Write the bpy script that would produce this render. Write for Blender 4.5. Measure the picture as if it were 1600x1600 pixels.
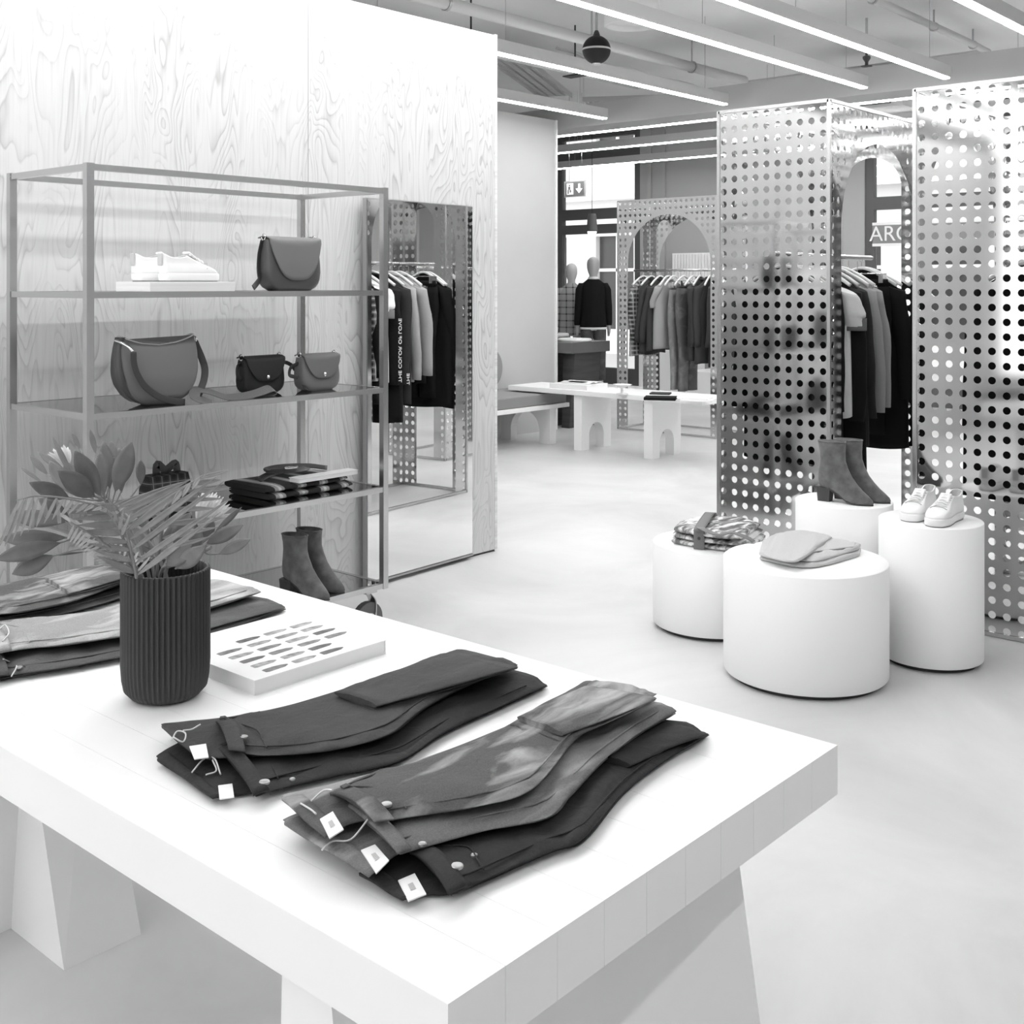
import bpy, bmesh, math, random
from mathutils import Vector, Matrix, noise
S = bpy.context.scene
for o in list(bpy.data.objects): bpy.data.objects.remove(o)
COL = S.collection
PI = math.pi
# ------------------------------------------------------------------ camera, sky, exposure
EYE = 1.5
cam = bpy.data.cameras.new('camera'); camo = bpy.data.objects.new('camera', cam); COL.objects.link(camo)
cam.sensor_width = 36; cam.lens = 1805/1600*36; cam.shift_y = -355/1600; cam.clip_start = 0.05; cam.clip_end = 200
camo.location = (0, 0, EYE); camo.rotation_euler = (PI/2, 0, math.atan2(.6608, .7504)-PI/2)
S.camera = camo
world = bpy.data.worlds.new('sky'); S.world = world; world.use_nodes = True
bg = world.node_tree.nodes['Background']; bg.inputs[0].default_value = (.95, .95, .95, 1); bg.inputs[1].default_value = 2.2
S.view_settings.view_transform = 'Standard'; S.view_settings.look = 'None'
S.view_settings.gamma = 1; S.view_settings.use_curve_mapping = False
S.view_settings.exposure = 0.38
LIGHT_STRENGTH = 26.0

def at(px, py, z):                       # the floor/table/shelf point of height z seen at a photo pixel
    d = 1805*(EYE-z)/(py-445); r = (px-800)/1805*d
    return Vector((.7504*d+.661*r, .6608*d-.7505*r, z))
def ray(px, py, d):                      # the point at depth d seen at a photo pixel
    r = (px-800)/1805*d
    return Vector((.7504*d+.661*r, .6608*d-.7505*r, EYE-(py-445)/1805*d))

# ------------------------------------------------------------------ materials
MATS = {}
def nodes(name):
    m = bpy.data.materials.new(name); m.use_nodes = True
    nt = m.node_tree
    return m, nt, nt.nodes['Principled BSDF']
def grey(v): return (v, v, v, 1)
def N(nt, typ, **kw):
    n = nt.nodes.new(typ)
    for k, v in kw.items(): setattr(n, k, v)
    return n
def mat(name, g, rough=.6, metal=0.0, var=0.0, scale=(8, 8, 8), bump=0.0, bscale=200, spec=.5, sheen=0.0):
    if name in MATS: return MATS[name]
    m, nt, b = nodes(name)
    b.inputs['Base Color'].default_value = grey(g); b.inputs['Roughness'].default_value = rough
    b.inputs['Metallic'].default_value = metal; b.inputs['Specular IOR Level'].default_value = spec
    if sheen: b.inputs['Sheen Weight'].default_value = sheen
    tc = N(nt, 'ShaderNodeTexCoord')
    if var:
        mp = N(nt, 'ShaderNodeMapping'); mp.inputs['Scale'].default_value = scale
        nz = N(nt, 'ShaderNodeTexNoise'); nz.inputs['Scale'].default_value = 1; nz.inputs['Detail'].default_value = 5
        mr = N(nt, 'ShaderNodeMapRange'); mr.inputs[1].default_value = .3; mr.inputs[2].default_value = .7
        mr.inputs[3].default_value = max(0, g*(1-var)); mr.inputs[4].default_value = min(1, g*(1+var))
        nt.links.new(tc.outputs['Object'], mp.inputs[0]); nt.links.new(mp.outputs[0], nz.inputs[0])
        nt.links.new(nz.outputs[0], mr.inputs[0]); nt.links.new(mr.outputs[0], b.inputs['Base Color'])
    if bump:
        nz2 = N(nt, 'ShaderNodeTexNoise'); nz2.inputs['Scale'].default_value = bscale; nz2.inputs['Detail'].default_value = 3
        bp = N(nt, 'ShaderNodeBump'); bp.inputs['Strength'].default_value = bump; bp.inputs['Distance'].default_value = .004
        nt.links.new(tc.outputs['Object'], nz2.inputs[0]); nt.links.new(nz2.outputs[0], bp.inputs['Height'])
        nt.links.new(bp.outputs[0], b.inputs['Normal'])
    MATS[name] = m
    return m
def emit(name, g, strength):
    if name in MATS: return MATS[name]
    m, nt, b = nodes(name)
    b.inputs['Base Color'].default_value = grey(.8)
    b.inputs['Emission Color'].default_value = grey(g); b.inputs['Emission Strength'].default_value = strength
    MATS[name] = m
    return m
def math_node(nt, op, a, b=None, c=None):
    n = N(nt, 'ShaderNodeMath', operation=op)
    for i, v in enumerate((a, b, c)):
        if v is None: continue
        if isinstance(v, (int, float)): n.inputs[i].default_value = v
        else: nt.links.new(v, n.inputs[i])
    return n.outputs[0]
def plaid(name, base, dark, k, wide=.4, thin=.12, light=None, axis='X', diffz=1.0):
    """woven check: broad and thin stripes along two axes of the cloth's own space"""
    if name in MATS: return MATS[name]
    m, nt, b = nodes(name)
    tc = N(nt, 'ShaderNodeTexCoord'); sp = N(nt, 'ShaderNodeSeparateXYZ'); nt.links.new(tc.outputs['Object'], sp.inputs[0])
    def stripes(sock, k):
        f = math_node(nt, 'FRACT', math_node(nt, 'MULTIPLY', sock, k))
        w = math_node(nt, 'LESS_THAN', f, wide)
        t = math_node(nt, 'LESS_THAN', math_node(nt, 'ABSOLUTE', math_node(nt, 'SUBTRACT', f, (1+wide)/2)), thin/2)
        return w, t
    w1, t1 = stripes(sp.outputs[axis], k); w2, t2 = stripes(sp.outputs['Z' if axis != 'Z' else 'Y'], k*diffz)
    d = math_node(nt, 'MULTIPLY', math_node(nt, 'ADD', w1, w2), .5)
    v = math_node(nt, 'ADD', base, math_node(nt, 'MULTIPLY', d, dark-base))
    if light is not None:
        t = math_node(nt, 'MAXIMUM', t1, t2)
        v = math_node(nt, 'ADD', math_node(nt, 'MULTIPLY', v, math_node(nt, 'SUBTRACT', 1, t)), math_node(nt, 'MULTIPLY', t, light))
    nt.links.new(v, b.inputs['Base Color']); b.inputs['Roughness'].default_value = .85
    MATS[name] = m
    return m
def plywood(name, light, dark):
    m, nt, b = nodes(name)
    tc = N(nt, 'ShaderNodeTexCoord')
    mp = N(nt, 'ShaderNodeMapping'); mp.inputs['Scale'].default_value = (3.4, 1, .75)
    n1 = N(nt, 'ShaderNodeTexNoise'); n1.inputs['Scale'].default_value = 1.5; n1.inputs['Detail'].default_value = 2.2; n1.inputs['Distortion'].default_value = .5
    nt.links.new(tc.outputs['Object'], mp.inputs[0]); nt.links.new(mp.outputs[0], n1.inputs[0])
    f = math_node(nt, 'FRACT', math_node(nt, 'MULTIPLY', n1.outputs[0], 24.0))
    # every growth ring: a slow rise and a dark late-wood line
    ramp = N(nt, 'ShaderNodeValToRGB'); e = ramp.color_ramp.elements
    e[0].position = 0; e[0].color = grey(1); e[1].position = 1; e[1].color = grey(.96)
    a = e.new(.55); a.color = grey(.90); c = e.new(.80); c.color = grey(.66); d = e.new(.88); d.color = grey(.38); g = e.new(.95); g.color = grey(.85)
    nt.links.new(f, ramp.inputs[0])
    mp2 = N(nt, 'ShaderNodeMapping'); mp2.inputs['Scale'].default_value = (70, 1, 2.0)
    n2 = N(nt, 'ShaderNodeTexNoise'); n2.inputs['Scale'].default_value = 1.5; n2.inputs['Detail'].default_value = 3
    nt.links.new(tc.outputs['Object'], mp2.inputs[0]); nt.links.new(mp2.outputs[0], n2.inputs[0])
    n3 = N(nt, 'ShaderNodeTexNoise'); n3.inputs['Scale'].default_value = 1.3; n3.inputs['Detail'].default_value = 1
    mp3 = N(nt, 'ShaderNodeMapping'); mp3.inputs['Scale'].default_value = (4, 1, .5)
    nt.links.new(tc.outputs['Object'], mp3.inputs[0]); nt.links.new(mp3.outputs[0], n3.inputs[0])
    fade = N(nt, 'ShaderNodeMapRange'); fade.inputs[1].default_value = .35; fade.inputs[2].default_value = .62
    fade.inputs[3].default_value = .25; fade.inputs[4].default_value = 1.0
    nt.links.new(n3.outputs[0], fade.inputs[0])
    v = math_node(nt, 'SUBTRACT', 1, math_node(nt, 'MULTIPLY', math_node(nt, 'SUBTRACT', 1, ramp.outputs[0]), fade.outputs[0]))
    v = math_node(nt, 'ADD', v, math_node(nt, 'MULTIPLY', math_node(nt, 'SUBTRACT', n2.outputs[0], .5), .5))
    mr = N(nt, 'ShaderNodeMapRange'); mr.inputs[3].default_value = dark; mr.inputs[4].default_value = light
    nt.links.new(v, mr.inputs[0]); nt.links.new(mr.outputs[0], b.inputs['Base Color'])
    b.inputs['Roughness'].default_value = .55; b.inputs['Specular IOR Level'].default_value = .25
    MATS[name] = m
    return m
def concrete(name, lo, hi, rough=.38):
    m, nt, b = nodes(name)
    tc = N(nt, 'ShaderNodeTexCoord')
    n1 = N(nt, 'ShaderNodeTexNoise'); n1.inputs['Scale'].default_value = .9; n1.inputs['Detail'].default_value = 9; n1.inputs['Roughness'].default_value = .6; n1.inputs['Distortion'].default_value = .7
    nt.links.new(tc.outputs['Object'], n1.inputs[0])
    mr = N(nt, 'ShaderNodeMapRange'); mr.inputs[1].default_value = .3; mr.inputs[2].default_value = .7; mr.inputs[3].default_value = lo; mr.inputs[4].default_value = hi
    nt.links.new(n1.outputs[0], mr.inputs[0]); nt.links.new(mr.outputs[0], b.inputs['Base Color'])
    b.inputs['Roughness'].default_value = rough; b.inputs['Specular IOR Level'].default_value = .45
    MATS[name] = m
    return m
def denim(name, g, fade=.0, fcx=0, fcy=0):
    """denim with whiskered fading: pale wear where the noise peaks"""
    if name in MATS: return MATS[name]
    m, nt, b = nodes(name)
    tc = N(nt, 'ShaderNodeTexCoord')
    mp = N(nt, 'ShaderNodeMapping'); mp.inputs['Scale'].default_value = (4.0, 13, 6); mp.inputs['Rotation'].default_value = (0, 0, .25)
    n1 = N(nt, 'ShaderNodeTexNoise'); n1.inputs['Scale'].default_value = 1.2; n1.inputs['Detail'].default_value = 5; n1.inputs['Distortion'].default_value = .6
    nt.links.new(tc.outputs['Object'], mp.inputs[0]); nt.links.new(mp.outputs[0], n1.inputs[0])
    mr = N(nt, 'ShaderNodeMapRange'); mr.inputs[1].default_value = .48; mr.inputs[2].default_value = .74; mr.inputs[3].default_value = 0; mr.inputs[4].default_value = fade
    nt.links.new(n1.outputs[0], mr.inputs[0])
    n2 = N(nt, 'ShaderNodeTexNoise'); n2.inputs['Scale'].default_value = 420; n2.inputs['Detail'].default_value = 1
    nt.links.new(tc.outputs['Object'], n2.inputs[0])
    v = math_node(nt, 'MULTIPLY', math_node(nt, 'ADD', math_node(nt, 'MULTIPLY', n2.outputs[0], .7), .65), g)
    v = math_node(nt, 'ADD', v, mr.outputs[0])
    nt.links.new(v, b.inputs['Base Color']); b.inputs['Roughness'].default_value = .75; b.inputs['Specular IOR Level'].default_value = .3
    n3 = N(nt, 'ShaderNodeTexNoise'); n3.inputs['Scale'].default_value = 28; n3.inputs['Detail'].default_value = 4; n3.inputs['Distortion'].default_value = .8
    nt.links.new(tc.outputs['Object'], n3.inputs[0])
    bp = N(nt, 'ShaderNodeBump'); bp.inputs['Strength'].default_value = .45; bp.inputs['Distance'].default_value = .008
    nt.links.new(n3.outputs[0], bp.inputs['Height']); nt.links.new(bp.outputs[0], b.inputs['Normal'])
    MATS[name] = m
    return m
def smoked_glass(name):
    m, nt, b = nodes(name)
    out = nt.nodes['Material Output']
    tr = N(nt, 'ShaderNodeBsdfTransparent'); tr.inputs[0].default_value = grey(.55)
    gl = N(nt, 'ShaderNodeBsdfGlossy'); gl.inputs['Roughness'].default_value = .02; gl.inputs[0].default_value = grey(.7)
    lw = N(nt, 'ShaderNodeLayerWeight'); lw.inputs[0].default_value = .78
    mx = N(nt, 'ShaderNodeMixShader')
    nt.links.new(lw.outputs['Facing'], mx.inputs[0]); nt.links.new(tr.outputs[0], mx.inputs[1]); nt.links.new(gl.outputs[0], mx.inputs[2])
    nt.links.new(mx.outputs[0], out.inputs[0])
    MATS[name] = m
    return m
def clear_glass(name):
    m, nt, b = nodes(name)
    out = nt.nodes['Material Output']
    tr = N(nt, 'ShaderNodeBsdfTransparent'); tr.inputs[0].default_value = grey(.93)
    gl = N(nt, 'ShaderNodeBsdfGlossy'); gl.inputs['Roughness'].default_value = .01
    fr = N(nt, 'ShaderNodeFresnel'); fr.inputs[0].default_value = 1.45
    mx = N(nt, 'ShaderNodeMixShader')
    nt.links.new(fr.outputs[0], mx.inputs[0]); nt.links.new(tr.outputs[0], mx.inputs[1]); nt.links.new(gl.outputs[0], mx.inputs[2])
    nt.links.new(mx.outputs[0], out.inputs[0])
    MATS[name] = m
    return m

M_floor = concrete('polished_concrete', .52, .70)
M_ceil = mat('painted_ceiling', .80, .8, var=.04, scale=(1, 1, 1))
M_ply = plywood('plywood_veneer', .67, .29)
M_plyend = mat('plywood_edge', .72, .6, var=.15, scale=(3, 3, 60))
M_wall = mat('grey_wall_paint', .54, .75, var=.02, scale=(2, 2, 2))
M_wallw = mat('white_wall_paint', .80, .7)
M_walld = mat('far_wall_paint', .40, .75)
M_white = mat('white_lacquer', .86, .35)
M_plank = mat('white_painted_wood', .86, .5, var=.02, scale=(3, 1, 3))
M_drum = mat('white_matt_plinth', .90, .6)
M_black = mat('black_base', .02, .5)
M_chrome = mat('brushed_steel_tube', .58, .26, 1.0)
M_perf = mat('perforated_steel', .60, .07, 1.0, var=.05, scale=(3, 3, 3))
M_mirror = mat('mirror_silver', .92, .0, 1.0)
M_steel = mat('steel_edge', .45, .3, 1.0)
M_glass = smoked_glass('smoked_glass_shelf')
M_pane = clear_glass('window_glass')
M_dframe = mat('dark_window_frame', .10, .5)
M_bar = mat('light_bar_housing', .58, .5)
M_led = emit('led_diffuser', 1, LIGHT_STRENGTH)
M_pipe = mat('painted_pipe', .58, .5)
M_tray = mat('galvanised_tray', .5, .4, .6)

# ------------------------------------------------------------------ mesh builder
class MB:
    def __init__(s): s.v = []; s.f = []
    def add(s, vs, fs):
        o = len(s.v); s.v += [tuple(p) for p in vs]; s.f += [tuple(i+o for i in f) for f in fs]
    def box(s, a, b):
        x0, y0, z0 = a; x1, y1, z1 = b
        s.add([(x0,y0,z0),(x1,y0,z0),(x1,y1,z0),(x0,y1,z0),(x0,y0,z1),(x1,y0,z1),(x1,y1,z1),(x0,y1,z1)],
              [(3,2,1,0),(4,5,6,7),(0,1,5,4),(1,2,6,5),(2,3,7,6),(3,0,4,7)])
        return s
    def loft(s, rings, cap0=True, cap1=True, closed=True):
        n = len(rings[0]); vs = [p for r in rings for p in r]; fs = []
        for i in range(len(rings)-1):
            for j in range(n if closed else n-1):
                k = (j+1) % n
                fs.append((i*n+j, i*n+k, (i+1)*n+k, (i+1)*n+j))
        if closed and cap0: fs.append(tuple(reversed(range(n))))
        if closed and cap1: fs.append(tuple(range((len(rings)-1)*n, len(rings)*n)))
        s.add(vs, fs); return s
    def tube(s, path, r, n=8, flat=None, up=None, cap=True):
        """round tube (radius or list of radii), or a flat strap when flat=(width, thickness)"""
        P = [Vector(p) for p in path]; rings = []; m = len(P)
        ref = Vector(up) if up else None; prev = None
        for i in range(m):
            t = (P[min(i+1, m-1)]-P[max(i-1, 0)]).normalized()
            if ref is not None: x = ref-t*ref.dot(t)
            elif prev is None:
                q = Vector((0, 0, 1)) if abs(t.z) < .9 else Vector((1, 0, 0)); x = q-t*q.dot(t)
            else: x = prev-t*prev.dot(t)
            if x.length < 1e-6: x = t.orthogonal()
            x.normalize(); prev = x; y = t.cross(x)
            if flat:
                w, h = flat
                rings.append([P[i]+x*(h/2*sx)+y*(w/2*sy) for sx, sy in ((1,.85),(.6,1),(-.6,1),(-1,.85),(-1,-.85),(-.6,-1),(.6,-1),(1,-.85))])
            else:
                rr = r[i] if isinstance(r, (list, tuple)) else r
                rings.append([P[i]+(x*math.cos(2*PI*k/n)+y*math.sin(2*PI*k/n))*rr for k in range(n)])
        return s.loft(rings, cap, cap)
    def lathe(s, prof, c=(0,0,0), n=32, flute=None):
        rings = []
        for r, z in prof:
            ring = []
            for k in range(n):
                a = 2*PI*k/n; rr = r*(1+(flute(k, r) if flute else 0))
                ring.append((c[0]+rr*math.cos(a), c[1]+rr*math.sin(a), c[2]+z))
            rings.append(ring)
        return s.loft(rings)
    def disc(s, c, r, nrm, t=.003, n=14):
        nrm = Vector(nrm).normalized(); c = Vector(c)
        return s.tube([c-nrm*t/2, c+nrm*t/2], r, n)
    def grid(s, P):
        """open surface from rows of points"""
        n = len(P[0]); s.add([p for r in P for p in r], [(i*n+j, i*n+j+1, (i+1)*n+j+1, (i+1)*n+j) for i in range(len(P)-1) for j in range(n-1)])
        return s
    def build(s, name, m, parent=None, smooth=False, bevel=0, solid=0, sub=0, local=False):
        vs = s.v
        if parent is not None and not local:
            inv = PM[parent.name].inverted(); vs = [inv @ Vector(p) for p in vs]
        me = bpy.data.meshes.new(name); me.from_pydata([tuple(p) for p in vs], [], s.f)
        bm = bmesh.new(); bm.from_mesh(me); bmesh.ops.recalc_face_normals(bm, faces=bm.faces)
        if smooth:
            for f in bm.faces: f.smooth = len(f.verts) <= 4 or smooth == 2
        bm.to_mesh(me); bm.free()
        me.materials.append(m)
        o = bpy.data.objects.new(name, me); COL.objects.link(o); MADE.append(o)
        if parent is not None:
            o.parent = parent; PM[o.name] = PM[parent.name]
        else: PM[o.name] = Matrix.Identity(4)
        if solid:
            md = o.modifiers.new('thick', 'SOLIDIFY'); md.thickness = solid; md.offset = 0
        if bevel:
            md = o.modifiers.new('bevel', 'BEVEL'); md.width = bevel; md.segments = 2; md.limit_method = 'ANGLE'; md.angle_limit = .6
        if sub:
            md = o.modifiers.new('sub', 'SUBSURF'); md.levels = sub; md.render_levels = sub
        return o
PM = {}; MADE = []
def tag(o, label, cat, group=None, kind=None):
    o['label'] = label; o['category'] = cat
    if group: o['group'] = group
    if kind: o['kind'] = kind
    return o
def thing(name, loc, rz, label, cat, group=None):
    o = bpy.data.objects.new(name, None); COL.objects.link(o); o.empty_display_size = .05
    o.location = loc; o.rotation_euler = (0, 0, rz)
    PM[o.name] = Matrix.Translation(Vector(loc)) @ Matrix.Rotation(rz, 4, 'Z')
    return tag(o, label, cat, group)
def struct(name, mb, m, **k):
    o = mb.build(name, m, **k)
    if o.parent is None: o['kind'] = 'structure'
    return o
def text(body, name, m, parent, loc, rot, size, ext=.001):
    cu = bpy.data.curves.new(name, 'FONT'); cu.body = body; cu.size = size; cu.extrude = ext; cu.align_x = 'CENTER'; cu.align_y = 'CENTER'
    tmp = bpy.data.objects.new(name+'_curve', cu); COL.objects.link(tmp)
    me = bpy.data.meshes.new_from_object(tmp); bpy.data.objects.remove(tmp)
    o = bpy.data.objects.new(name, me); COL.objects.link(o); me.materials.clear(); me.materials.append(m)
    o.location = loc; o.rotation_euler = rot; o.parent = parent
    return o
def spow(a, e): return math.copysign(abs(a)**e, a)
def ring(cx, cy, z, a, b, n=20, e=1.0):
    return [(cx+a*spow(math.cos(2*PI*k/n), e), cy+b*spow(math.sin(2*PI*k/n), e), z) for k in range(n)]
def lerp(a, b, t): return a+(b-a)*t
def samp(tab, t):
    """smooth interpolation in a table of (t, value)"""
    if t <= tab[0][0]: return tab[0][1]
    for (a, u), (b, v) in zip(tab, tab[1:]):
        if t <= b:
            k = (t-a)/(b-a); return u+(v-u)*k
    return tab[-1][1]
def spline(P, k=6):
    P = [Vector(p) for p in P]; Q = [2*P[0]-P[1]]+P+[2*P[-1]-P[-2]]; out = []
    for i in range(1, len(Q)-2):
        for j in range(k):
            t = j/k; a, b, c, d = Q[i-1], Q[i], Q[i+1], Q[i+2]
            out.append(.5*((2*b)+(c-a)*t+(2*a-5*b+4*c-d)*t*t+(3*b-a-3*c+d)*t*t*t))
    out.append(P[-1]); return out
RND = random.Random(7)

# ------------------------------------------------------------------ the room
CZ = 3.9
struct('floor', MB().box((-3.2, -4.2, -.08), (14.2, 11.8, 0)), M_floor)
struct('ceiling', MB().box((-3.2, -4.2, CZ), (14.2, 11.8, CZ+.1)), M_ceil)
WY = 4.37                                         # face of the plywood partition
struct('wall_left', MB().box((-3, WY, .012), (4.815, WY+.12, 2.905)), M_ply)
struct('trim_1', MB().box((4.815, WY-.002, .012), (4.835, WY+.122, 2.91)), M_plyend)
struct('baseboard_left', MB().box((-3, WY+.006, 0), (4.82, WY+.11, .012)), M_black)
struct('trim_2', MB().box((3.49, WY-.0008, .5), (3.493, WY+.001, 2.9)), mat('panel_seam', .3, .8))
struct('wall_rear', MB().box((4.2, 7.6, 0), (9.3, 7.72, 3.21)), M_wall)
struct('trim_3', MB().box((9.3, 7.58, 0), (9.325, 7.73, 3.21)), M_white)
w = MB()
for y0, y1, z0, z1 in ((-4.2, -1.5, 0, CZ), (4.6, 11.8, 0, CZ), (-1.5, 4.6, 0, .4), (-1.5, 4.6, 3.5, CZ)): w.box((-3.2, y0, z0), (-3.0, y1, z1))
struct('wall_behind', w, M_wallw)          # unseen wall behind the camera, opening added to let daylight in
f = MB()
for y in (-1.45, .5, 2.5, 4.55): f.box((-3.13, y-.05, .4), (-3.05, y+.05, 3.5))
f.box((-3.13, -1.5, .4), (-3.05, 4.6, .5)).box((-3.13, -1.5, 3.4), (-3.05, 4.6, 3.5))
f_ = struct('added_window', f, M_dframe)  # unseen window, added as a daylight source from behind
MB().box((-3.10, -1.5, .42), (-3.09, 4.6, 3.48)).build('pane', M_pane, f_)
struct('wall_right', MB().box((-3.0, -4.2, 0), (14.0, -4.0, CZ)), mat('side_wall_paint', .58, .7))
struct('wall_far_left', MB().box((-3.0, 11.6, 0), (14.2, 11.8, CZ)), M_wall)
# end wall with two tall shop windows
w = MB()
for y0, y1 in ((-4, 2.9), (6.35, 9.82), (11.42, 11.6)): w.box((14, y0, 0), (14.2, y1, CZ))
for y0, y1 in ((2.9, 6.35), (9.82, 11.42)): w.box((14, y0, 3.84), (14.2, y1, CZ))
struct('wall_end', w, M_walld)
struct('trim_4', MB().box((13.96, 9.60, 0), (14.0, 9.67, CZ)).box((13.96, 9.36, 0), (14.0, 9.43, CZ)), M_walld)

def window(name, y0, y1, transoms, mull, fr=.11):
    f = MB(); X0, X1 = 14.02, 14.12
    f.box((X0, y0, 0), (X1, y0+fr, 3.84)).box((X0, y1-fr, 0), (X1, y1, 3.84)).box((X0, y0+fr, 3.84-fr), (X1, y1-fr, 3.84)).box((X0, y0+fr, 0), (X1, y1-fr, .25))
    for z, h in transoms: f.box((X0, y0+fr, z), (X1, y1-fr, z+h))
    for y in mull: f.box((X0, y-.04, .25), (X1, y+.04, 3.73))
    fo = struct(name, f, M_dframe)
    MB().box((14.065, y0+fr, .2), (14.075, y1-fr, 3.75)).build('pane', M_pane, fo)
    return fo
window('window_1', 9.82, 11.42, ((2.50, .16), (2.28, .14), (3.42, .2)), ())
window('window_2', 2.9, 6.35, ((2.45, .16),), (4.6,))

# ------------------------------------------------------------------ ceiling
def light_bar(a, b, label, group):
    """suspended profile light running from a to b (along X or along Y), diffuser underneath, wires to the ceiling"""
    t = thing('linear_light', (*((Vector(a)+Vector(b))/2).xy, a[2]), 0, label, 'ceiling light', group)
    ax = 0 if abs(a[0]-b[0]) > abs(a[1]-b[1]) else 1
    lo, hi = Vector(a), Vector(b); w = .035
    p0 = [min(lo[i], hi[i]) for i in range(2)]; p1 = [max(lo[i], hi[i]) for i in range(2)]
    o = 1-ax; p0[o] -= w; p1[o] += w
    MB().box((*p0, a[2]+.006), (*p1, a[2]+.10)).build('housing', M_bar, t)
    q0 = p0[:]; q1 = p1[:]; q0[o] += .008; q1[o] -= .008; q0[ax] += .01; q1[ax] -= .01
    MB().box((*q0, a[2]-.004), (*q1, a[2]+.006)).build('diffuser', M_led, t)
    L = p1[ax]-p0[ax]; wires = MB()
    k = max(2, int(L/1.9))
    for i in range(k):
        c = [0, 0]; c[ax] = p0[ax]+.35+(L-.7)*i/(k-1); c[o] = (p0[o]+p1[o])/2
        wires.tube([(c[0], c[1], a[2]+.10), (c[0], c[1], CZ)], .0022, 5)
    wires.build('suspension_wire', M_steel, t)
    return t
ZL = 3.15
G = 'suspended light bars over the shop floor'
for y, lab in ((6.90, 'suspended light bar closest to the plain grey wall'), (5.53, 'suspended light bar just behind the black globe pendant'),
               (4.19, 'long suspended light bar passing in front of the globe pendant'), (3.50, 'suspended light bar ending above the right perforated panel'),
               (2.47, 'suspended light bar in the top right corner of the photo')):
    light_bar((-2.4 if y < 5 else 0.5, y, ZL), (9.24, y, ZL), lab, G)
light_bar((-2.4, -.4, ZL), (9.24, -.4, ZL), 'unseen suspended light bar added to brighten the right side of the shop', G)  # unseen extra bar, added for more light on right-facing sides
for x, lab in ((10.0, 'topmost of the three cross light bars in front of the window'), (11.28, 'middle of the three cross light bars in front of the window'),
               (12.8, 'lowest of the three cross light bars in front of the window')):
    light_bar((x, .8133*x+.03, ZL), (x, -2.0, ZL), lab, 'cross light bars before the shop window')

tag(MB().box((9.42, -4, 3.13), (9.8, 8.6, 3.36)).build('air_duct', mat('duct_paint', .46, .8)), 'boxed grey duct spanning the ceiling behind the light bars', 'duct')
p = thing('ceiling_pipe', (7, 6.1, 3.62), 0, 'long painted pipe running along the ceiling above the plywood wall', 'pipe')
MB().tube([(-1, 6.12, 3.62), (10.6, 6.12, 3.62)], .05, 12).build('pipe', M_pipe, p, smooth=True)
for x in (4.5, 6.2, 8.0, 9.6):
    MB().tube([(x, 6.12, 3.66), (x, 6.12, CZ)], .008, 6).tube([(x-.012, 6.12, 3.62), (x+.012, 6.12, 3.62)], .06, 12).build('bracket', M_steel, p)
p = thing('ceiling_pipe', (7, 6.6, 3.5), 0, 'thicker painted pipe parallel to the long one, nearer the grey wall', 'pipe')
MB().tube([(-1, 6.62, 3.52), (9.4, 6.62, 3.52)], .085, 14).build('pipe', M_pipe, p, smooth=True)
for x in (4.2, 5.6, 7.0, 8.4):
    MB().tube([(x, 6.62, 3.6), (x, 6.62, CZ)], .008, 6).box((x-.06, 6.52, 3.425), (x+.06, 6.72, 3.435)).build('clamp', M_black, p)
p = thing('sprinkler_pipe', (10, 3.9, 3.75), 0, 'thin sprinkler pipe with an elbow behind the duct at top right', 'pipe')
MB().tube(spline([(5.5, 3.86, 3.75), (9, 3.88, 3.75), (11.2, 3.92, 3.75), (11.4, 4.05, 3.75), (11.42, 5.0, 3.75), (11.42, 6.6, 3.75)], 8), .032, 10).build('pipe', M_pipe, p, smooth=True)
for x, y in ((8.7, 3.88), (10.0, 3.9), (11.0, 3.92)):
    MB().tube([(x, y, 3.78), (x, y, CZ)], .008, 6).tube([(x-.015, y, 3.75), (x+.015, y, 3.75)], .042, 10).build('bracket', M_steel, p)
q = ray(1354, 97, 10.4)
sp = thing('fire_sprinkler', (q.x, q.y, q.z), 0, 'small dark sprinkler head pointing down beside the duct', 'sprinkler')
MB().lathe([(.012, .25), (.012, .06), (.035, .05), (.035, .03), (.015, .0), (.015, -.03), (.05, -.035), (.05, -.04)], q, 12).build('nozzle', M_dframe, sp)
MB().tube([q+Vector((0, 0, .2)), (q.x, q.y, CZ)], .012, 8).build('drop_pipe', M_pipe, sp)
# round duct outlet
q = ray(987, 40, 9.6); tag(MB().lathe([(.23, CZ-q.z), (.23, 0), (.215, -.008), (.205, .0), (.20, .04)], q, 32).build('duct_outlet', M_ceil, smooth=True), 'round white duct outlet on the ceiling right of the globe pendant', 'duct')
# perforated cable tray
def cable_tray(A, B, label):
    A, B = Vector(A), Vector(B); t = thing('cable_tray', (A+B)/2, 0, label, 'cable tray'); d = (B-A).normalized(); s = Vector((-d.y, d.x, 0)).normalized()
    mb = MB(); wd = .17; L = (B-A).length; n = int(L/.06)
    for sgn in (-1, 1):
        c0, c1 = A+s*wd*sgn, B+s*wd*sgn
        mb.tube([c0, c1], 0, flat=(.05, .004), up=s)
    for i in range(n):
        c = A+d*(L*(i+.5)/n); mb.tube([c-s*wd, c+s*wd], 0, flat=(.026, .003), up=(0, 0, 1))
    for k in (-1, 0, 1): mb.tube([A+s*wd*.5*k, B+s*wd*.5*k], 0, flat=(.02, .003), up=(0, 0, 1))
    mb.build('tray', M_tray, t)
    cb = MB()
    for k in (-.5, .1, .6): cb.tube([A+s*wd*k+Vector((0, 0, .015)), B+s*wd*k+Vector((0, 0, .015))], .012, 6)
    cb.build('cable', M_pipe, t, smooth=True)
    return t
cable_tray((7.7, 6.88, 3.55), (9.75, 7.94, 3.55), 'perforated metal cable tray sloping across the ceiling beside the plywood wall top')
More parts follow.
